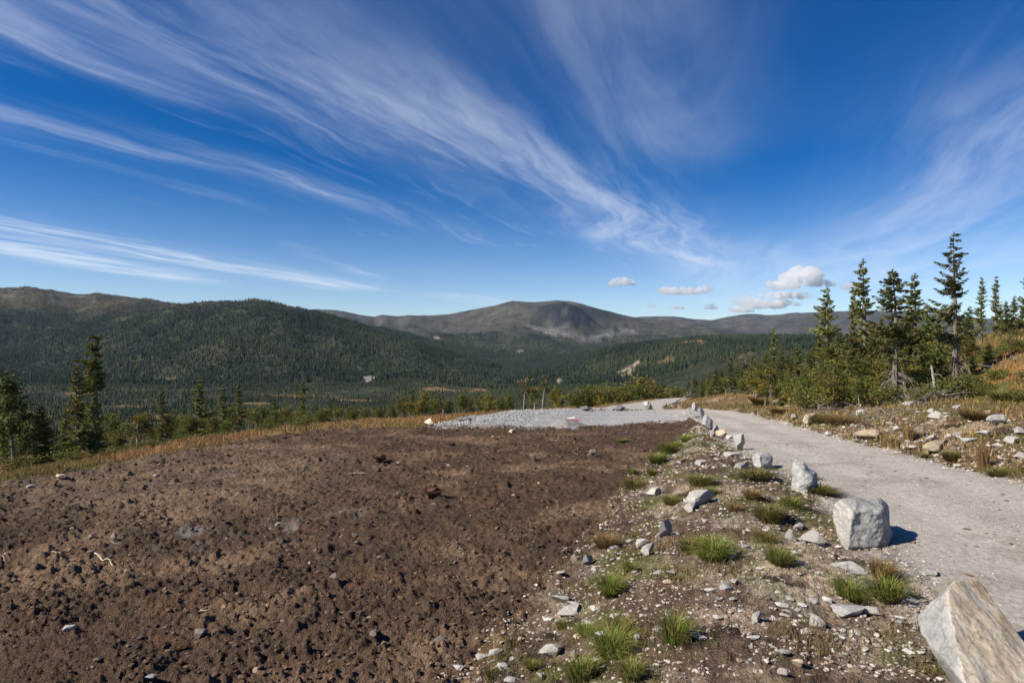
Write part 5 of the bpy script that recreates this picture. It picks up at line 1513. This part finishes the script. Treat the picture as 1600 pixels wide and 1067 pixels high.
# thin grass and heather on the slope below the boulders
y = np.exp(g.uniform(math.log(4.8), math.log(25), 90000)); q = g.uniform(.02, 1.0, 90000); x = interp(y, E_EDGE) + (interp(y, L_EDGE) - interp(y, E_EDGE)) * q
sk = [(a_ + g.normal(size=90) * w_ * .62, b__ + g.normal(size=90) * w_ * .62) for a_, b__, w_, _ in TPOS if a_ < 8]
nsk = 90 * len(sk)
nz = fbm(x / .8, y / .8, 4, 441)
nz2 = fbm(x / .25, y / .25, 3, 443)
k = (g.random(len(x)) < sst(.1, .55, nz + .35 * nz2) * .6) & (x < interp(y, L_EDGE) - .1); x, y = np.concatenate([x[k]] + [q_[0] for q_ in sk]), np.concatenate([y[k]] + [q_[1] for q_ in sk])
c = np.zeros((len(x), 3)) + (.16, .11, .05); c = lerp3(c, (.12, .135, .03), sst(-.1, .3, fbm(x / 1.5 + 2, y / 1.5, 3, 445)) * g.random(len(x)) ** .5); c[-nsk:] = lerp3(c[-nsk:], (.14, .165, .035), g.random(nsk) * .9); c = lerp3(c, (.12, .07, .045), (g.random(len(x)) < .2) * .9); c *= g.uniform(.6, 1.3, (len(x), 1))
grass_field('sparse_grass', 'sparse short grass and moss on the stony slope', x, y, .11, c, .0045, 3)

# ------------------------------------------------------------------ sun, sky, air
SUN_EL, SUN_AZ = math.radians(38), math.atan2(-.92, -.38)
sd = Vector((math.sin(SUN_AZ) * math.cos(SUN_EL), math.cos(SUN_AZ) * math.cos(SUN_EL), math.sin(SUN_EL)))
L = bpy.data.lights.new('sun', 'SUN'); L.energy = 5.0; L.angle = math.radians(.5); L.color = (1, .92, .80)
so = bpy.data.objects.new('sun', L); COL.objects.link(so); so.rotation_euler = sd.to_track_quat('Z', 'Y').to_euler(); so.location = sd * 50

W = bpy.data.worlds.new('World'); SC.world = W; W.use_nodes = True
nt = W.node_tree; nt.nodes.clear()
def wm(op, a, b=None, c=None):
    n = nt.nodes.new('ShaderNodeMath'); n.operation = op
    for i, v in enumerate((a, b, c)):
        if v is None: continue
        if isinstance(v, (int, float)): n.inputs[i].default_value = v
        else: nt.links.new(v, n.inputs[i])
    return n.outputs[0]
out = nt.nodes.new('ShaderNodeOutputWorld')
sky = nt.nodes.new('ShaderNodeTexSky'); sky.sky_type = 'NISHITA'; sky.sun_disc = False
sky.sun_elevation = SUN_EL; sky.sun_rotation = SUN_AZ % (2 * math.pi); sky.altitude = 900; sky.air_density = 1.0; sky.dust_density = .4; sky.ozone_density = 4.0
tc = nt.nodes.new('ShaderNodeTexCoord'); sx = nt.nodes.new('ShaderNodeSeparateXYZ'); nt.links.new(tc.outputs['Generated'], sx.inputs[0])
dz = wm('MAXIMUM', sx.outputs[2], .03)
pX, pY = wm('DIVIDE', sx.outputs[0], dz), wm('DIVIDE', sx.outputs[1], dz)
aa = math.atan2(350, 978); ca, sa = math.cos(aa), math.sin(aa)
U = wm('ADD', wm('MULTIPLY', pX, sa), wm('MULTIPLY', pY, ca)); Vv = wm('SUBTRACT', wm('MULTIPLY', pX, ca), wm('MULTIPLY', pY, sa))
def comb(x, y, z=0.0):
    n = nt.nodes.new('ShaderNodeCombineXYZ')
    for i, v in enumerate((x, y, z)):
        if isinstance(v, (int, float)): n.inputs[i].default_value = v
        else: nt.links.new(v, n.inputs[i])
    return n.outputs[0]
def mr(v, a, b, c=0.0, d=1.0):
    n = nt.nodes.new('ShaderNodeMapRange'); n.interpolation_type = 'SMOOTHSTEP'
    nt.links.new(v, n.inputs['Value'])
    for k, q in (('From Min', a), ('From Max', b), ('To Min', c), ('To Max', d)): n.inputs[k].default_value = q
    return n.outputs[0]
big = noise_node(nt, comb(wm('MULTIPLY', U, .30), wm('MULTIPLY', Vv, .75), 1.3), 1.0, 4, .55, .3)
wob = wm('MULTIPLY', wm('SUBTRACT', big, .5), .9)
Vw = wm('ADD', Vv, wob)
st = noise_node(nt, comb(wm('MULTIPLY', U, .42), wm('MULTIPLY', Vw, 2.4), 4.0), 1.0, 9, .62, .45)
st2 = noise_node(nt, comb(wm('MULTIPLY', U, 1.1), wm('MULTIPLY', Vw, 6.5), 8.0), 1.0, 7, .65, .6)
fib = wm('ADD', wm('MULTIPLY', st, .64), wm('MULTIPLY', st2, .36))
fibc = mr(fib, .36, .80)
soft = noise_node(nt, comb(wm('MULTIPLY', U, .5), wm('MULTIPLY', Vv, .8), 12.0), 1.0, 5, .55, .3)
def band(v0, k, u0, w, ua, ub, uc, ud, amp, soft_=False):
    """a streak of cirrus along U: centre v0 + k (U - u0), half width w, fading in over ua..ub and out over uc..ud"""
    c = wm('ADD', v0, wm('MULTIPLY', wm('SUBTRACT', U, u0), k))
    q = wm('DIVIDE', wm('SUBTRACT', Vw if not soft_ else Vv, c), w)
    e = wm('POWER', 2.718, wm('MULTIPLY', wm('MULTIPLY', q, q), -1.0))
    return wm('MULTIPLY', wm('MULTIPLY', e, wm('MULTIPLY', mr(U, ua, ub), mr(U, uc, ud, 1.0, 0.0))), amp)
bands = [band(-1.60, .17, 1.35, .30, .3, 1.2, 6, 9, .85), band(-1.08, .12, 2.6, .16, 1.6, 2.4, 5, 8, .55), band(-2.75, .22, 2.2, .20, .8, 1.6, 3.0, 4.2, .85), band(-2.05, .05, .9, .12, .2, .8, 1.6, 2.2, .7),
         band(-5.7, -.05, 5.0, .42, 2.2, 3.5, 8.0, 10, 2.7), band(-6.9, -.25, 5.0, .45, 3.0, 4.2, 6.3, 8.2, 2.7), band(-4.3, -.25, 5.6, .14, 4.6, 5.4, 7, 8.5, .9), band(-4.8, .1, 13, .6, 9.5, 11, 15, 19, .9),
         band(-.65, .10, 5.0, .35, 2.8, 4.5, 8, 11, .75), band(-3.3, .0, 2.6, .10, 1.6, 2.2, 3.2, 4.2, .4), band(-2.3, .15, 4.2, .2, 3.4, 4.0, 5.0, 6.2, .4)]
tot = bands[0]
for b_ in bands[1:]: tot = wm('ADD', tot, b_)
cir = wm('MULTIPLY', tot, wm('ADD', .03, wm('MULTIPLY', fibc, 1.1)))
veil = [band(1.30, .05, 3.5, .55, 1.8, 3.2, 9, 14, .55, True), band(-.35, .0, 2.0, .35, .9, 1.6, 3.0, 4.2, .34, True), band(.2, .0, 8.0, 1.0, 5.2, 7.5, 13, 18, .42, True), band(-1.35, .12, 2.0, .40, .3, 1.2, 5, 8, .20, True), band(2.8, .0, 6, .7, 3.5, 5, 12, 16, .40, True)]
wisp = wm('MULTIPLY', mr(wm('ADD', wm('MULTIPLY', st2, .6), wm('MULTIPLY', soft, .4)), .53, .72), wm('MULTIPLY', mr(Vv, -5.0, -3.4), mr(Vv, -1.6, -.6, 1.0, 0.0)))
cir = wm('ADD', cir, wm('MULTIPLY', wisp, .24))
vt = veil[0]
for b_ in veil[1:]: vt = wm('ADD', vt, b_)
vt = wm('MULTIPLY', vt, wm('ADD', .22, wm('MULTIPLY', mr(wm('ADD', wm('MULTIPLY', soft, .3), wm('MULTIPLY', st, .7)), .36, .66), 1.0)))
den = wm('MULTIPLY', wm('ADD', cir, vt), mr(sx.outputs[2], .02, .07))
den = wm('SUBTRACT', 1.0, wm('POWER', 2.718, wm('MULTIPLY', den, -.63)))
b1_ = nt.nodes.new('ShaderNodeBackground'); b1_.inputs['Strength'].default_value = .060
hsv = nt.nodes.new('ShaderNodeHueSaturation'); hsv.inputs['Saturation'].default_value = 1.48; hsv.inputs['Value'].default_value = 1.0; hsv.inputs['Hue'].default_value = .512
nt.links.new(sky.outputs[0], hsv.inputs['Color']); nt.links.new(hsv.outputs[0], b1_.inputs[0])
nt.links.new(mr(sx.outputs[2], .0, .30, 1.12, 1.46), hsv.inputs['Saturation']); nt.links.new(mr(sx.outputs[2], .0, .30, 1.42, 1.0), hsv.inputs['Value'])
b2_ = nt.nodes.new('ShaderNodeBackground'); b2_.inputs['Color'].default_value = (.80, .86, .96, 1); b2_.inputs['Strength'].default_value = .66
ms = nt.nodes.new('ShaderNodeMixShader'); nt.links.new(den, ms.inputs[0]); nt.links.new(b1_.outputs[0], ms.inputs[1]); nt.links.new(b2_.outputs[0], ms.inputs[2])
nt.links.new(ms.outputs[0], out.inputs['Surface'])

# the air of the valley
zlo, zhi = float(Z.min()) - 1.5, float(Z.max()) + 25
bm = bmesh.new(); bmesh.ops.create_cube(bm, size=1.0)
for v in bm.verts: v.co = Vector((v.co.x * 39000, 4850 + v.co.y * 10200, (zlo + zhi) / 2 + v.co.z * (zhi - zlo)))
me = bpy.data.meshes.new('haze'); bm.to_mesh(me); bm.free()
hm = bpy.data.materials.new('valley_air'); hm.use_nodes = True; hn = hm.node_tree
hn.nodes.remove(hn.nodes['Principled BSDF'])
pv = hn.nodes.new('ShaderNodeVolumePrincipled'); pv.inputs['Color'].default_value = (.48, .70, 1.0, 1); pv.inputs['Density'].default_value = 1.9e-5; pv.inputs['Anisotropy'].default_value = .1
hn.links.new(pv.outputs[0], hn.nodes['Material Output'].inputs['Volume'])
me.materials.append(hm); ho = bpy.data.objects.new('haze', me); COL.objects.link(ho); ho['kind'] = 'stuff'; ho['label'] = 'thin blue air over the valley'

# fair weather clouds beyond the hills
cm = bpy.data.materials.new('cloud_vapour'); cm.use_nodes = True; cn = cm.node_tree
cn.nodes.remove(cn.nodes['Principled BSDF'])
cp = cn.nodes.new('ShaderNodeVolumePrincipled'); cp.inputs['Color'].default_value = (.99, .99, .99, 1); cp.inputs['Density'].default_value = .0095; cp.inputs['Anisotropy'].default_value = .3
cv = cn.nodes.new('ShaderNodeTexCoord'); c1_ = noise_node(cn, cv.outputs['Object'], .0085, 7, .62)
cr_ = cn.nodes.new('ShaderNodeMapRange'); cr_.inputs['From Min'].default_value = .36; cr_.inputs['From Max'].default_value = .62; cr_.inputs['To Min'].default_value = 0.0; cr_.inputs['To Max'].default_value = .014
cn.links.new(c1_, cr_.inputs['Value']); cn.links.new(cr_.outputs[0], cp.inputs['Density'])
cn.links.new(cp.outputs[0], cn.nodes['Material Output'].inputs['Volume'])
CD = 12500.0
def cloud(parts, label, seed):
    """parts: (px0, px1, pytop, pybase) lobes with flat bases"""
    g = np.random.default_rng(seed); bm = bmesh.new(); k = CD / F
    cx = np.mean([(a + b) / 2 for a, b, _, _ in parts]); cz = np.mean([d for _, _, _, d in parts])
    org = Vector(((cx - CX) * k, CD, CAMZ + (HY - cz) * k))
    for a, b, t, d in parts:
        w, h = (b - a) * k, (d - t) * k
        n = max(5, int(w / h * 5))
        for q in range(n):
            u = g.uniform(-.42, .42); env = math.sqrt(max(.08, 1 - (u / .5) ** 2))
            r = h * g.uniform(.22, .42) * env + 8
            c = Vector(((a + b) / 2 * k - cx * k + u * w, g.uniform(-.25, .25) * w * .7, (cz - d) * k + r * .75 + max(0, h * env - 2 * r) * g.random()))
            m = Matrix.Translation(c) @ Matrix.Diagonal((r * 1.35, r * 1.2, r, 1))
            bmesh.ops.create_icosphere(bm, subdivisions=3, radius=1.0, matrix=m)
    me = bpy.data.meshes.new('cloud'); bm.to_mesh(me); bm.free()
    o = bpy.data.objects.new('cloud', me); COL.objects.link(o)
    md = o.modifiers.new('r', 'REMESH'); md.mode = 'VOXEL'; md.voxel_size = 9
    dg = bpy.context.evaluated_depsgraph_get(); ev = o.evaluated_get(dg); m2 = bpy.data.meshes.new_from_object(ev)
    o.modifiers.clear(); o.data = m2
    co = np.empty(len(m2.vertices) * 3, np.float32); m2.vertices.foreach_get('co', co); co = co.reshape(-1, 3)
    nr = np.array([v.normal[:] for v in m2.vertices])
    dsp = np.array([mnoise.fractal(Vector(p) * .010 + Vector((seed, 0, 0)), .8, 2.1, 5) for p in co])
    d2_ = np.array([abs(mnoise.fractal(Vector(p) * .022 + Vector((seed + 5, 0, 0)), .8, 2.1, 4)) for p in co])
    co = co + nr * (dsp * 26 + d2_ * 14)[:, None] * np.clip((co[:, 2] + 20) / 50, .25, 1)[:, None]
    m2.vertices.foreach_set('co', co.astype(np.float32).ravel()); m2.update(); m2.materials.clear(); m2.materials.append(cm)
    o.location = org; tag(o, label, 'cloud', 'small clouds over the hills'); return o
cloud([(951, 994, 431, 446)], 'small puffy cloud alone on the left of the cloud row', 1)
cloud([(1024, 1070, 445, 460), (1045, 1095, 446, 461), (1090, 1114, 443, 457)], 'long low white cloud with a rounded right end', 2)
cloud([(1218, 1288, 411, 442), (1192, 1250, 432, 452), (1250, 1305, 432, 448)], 'tallest cloud, domed and grey beneath, left of the spruces', 3)
cloud([(1182, 1270, 453, 466), (1146, 1185, 459, 474), (1150, 1235, 466, 482), (1130, 1180, 476, 488), (1200, 1255, 466, 478)], 'layered broad cloud under the tallest one', 4)
cloud([(1012, 1024, 474, 480)], 'tiny cloud dot below the long low one', 5)
cloud([(1040, 1072, 476, 483)], 'faint flat cloud near the hills below the long one', 6)
cloud([(1102, 1121, 473, 483)], 'little cloud tuft between the flat and the layered cloud', 7)
cloud([(1310, 1345, 440, 452)], 'thin cloud behind the slender spruces', 8)

# camera
cam = bpy.data.cameras.new('camera'); cam.lens = 36 * F / 1600; cam.sensor_width = 36; cam.shift_y = (HY - 533.5) / 1600
cam.clip_start = .1; cam.clip_end = 60000
co = bpy.data.objects.new('camera', cam); COL.objects.link(co); co.location = (0, 0, CAMZ); co.rotation_euler = (math.radians(90), 0, 0); SC.camera = co
SC.view_settings.view_transform = 'Standard'; SC.view_settings.look = 'None'; SC.view_settings.exposure = .70; SC.view_settings.gamma = 1
SC.cycles.use_denoising = True
SC.cycles.max_bounces = 12; SC.cycles.volume_bounces = 12; SC.cycles.diffuse_bounces = 3; SC.cycles.transparent_max_bounces = 4
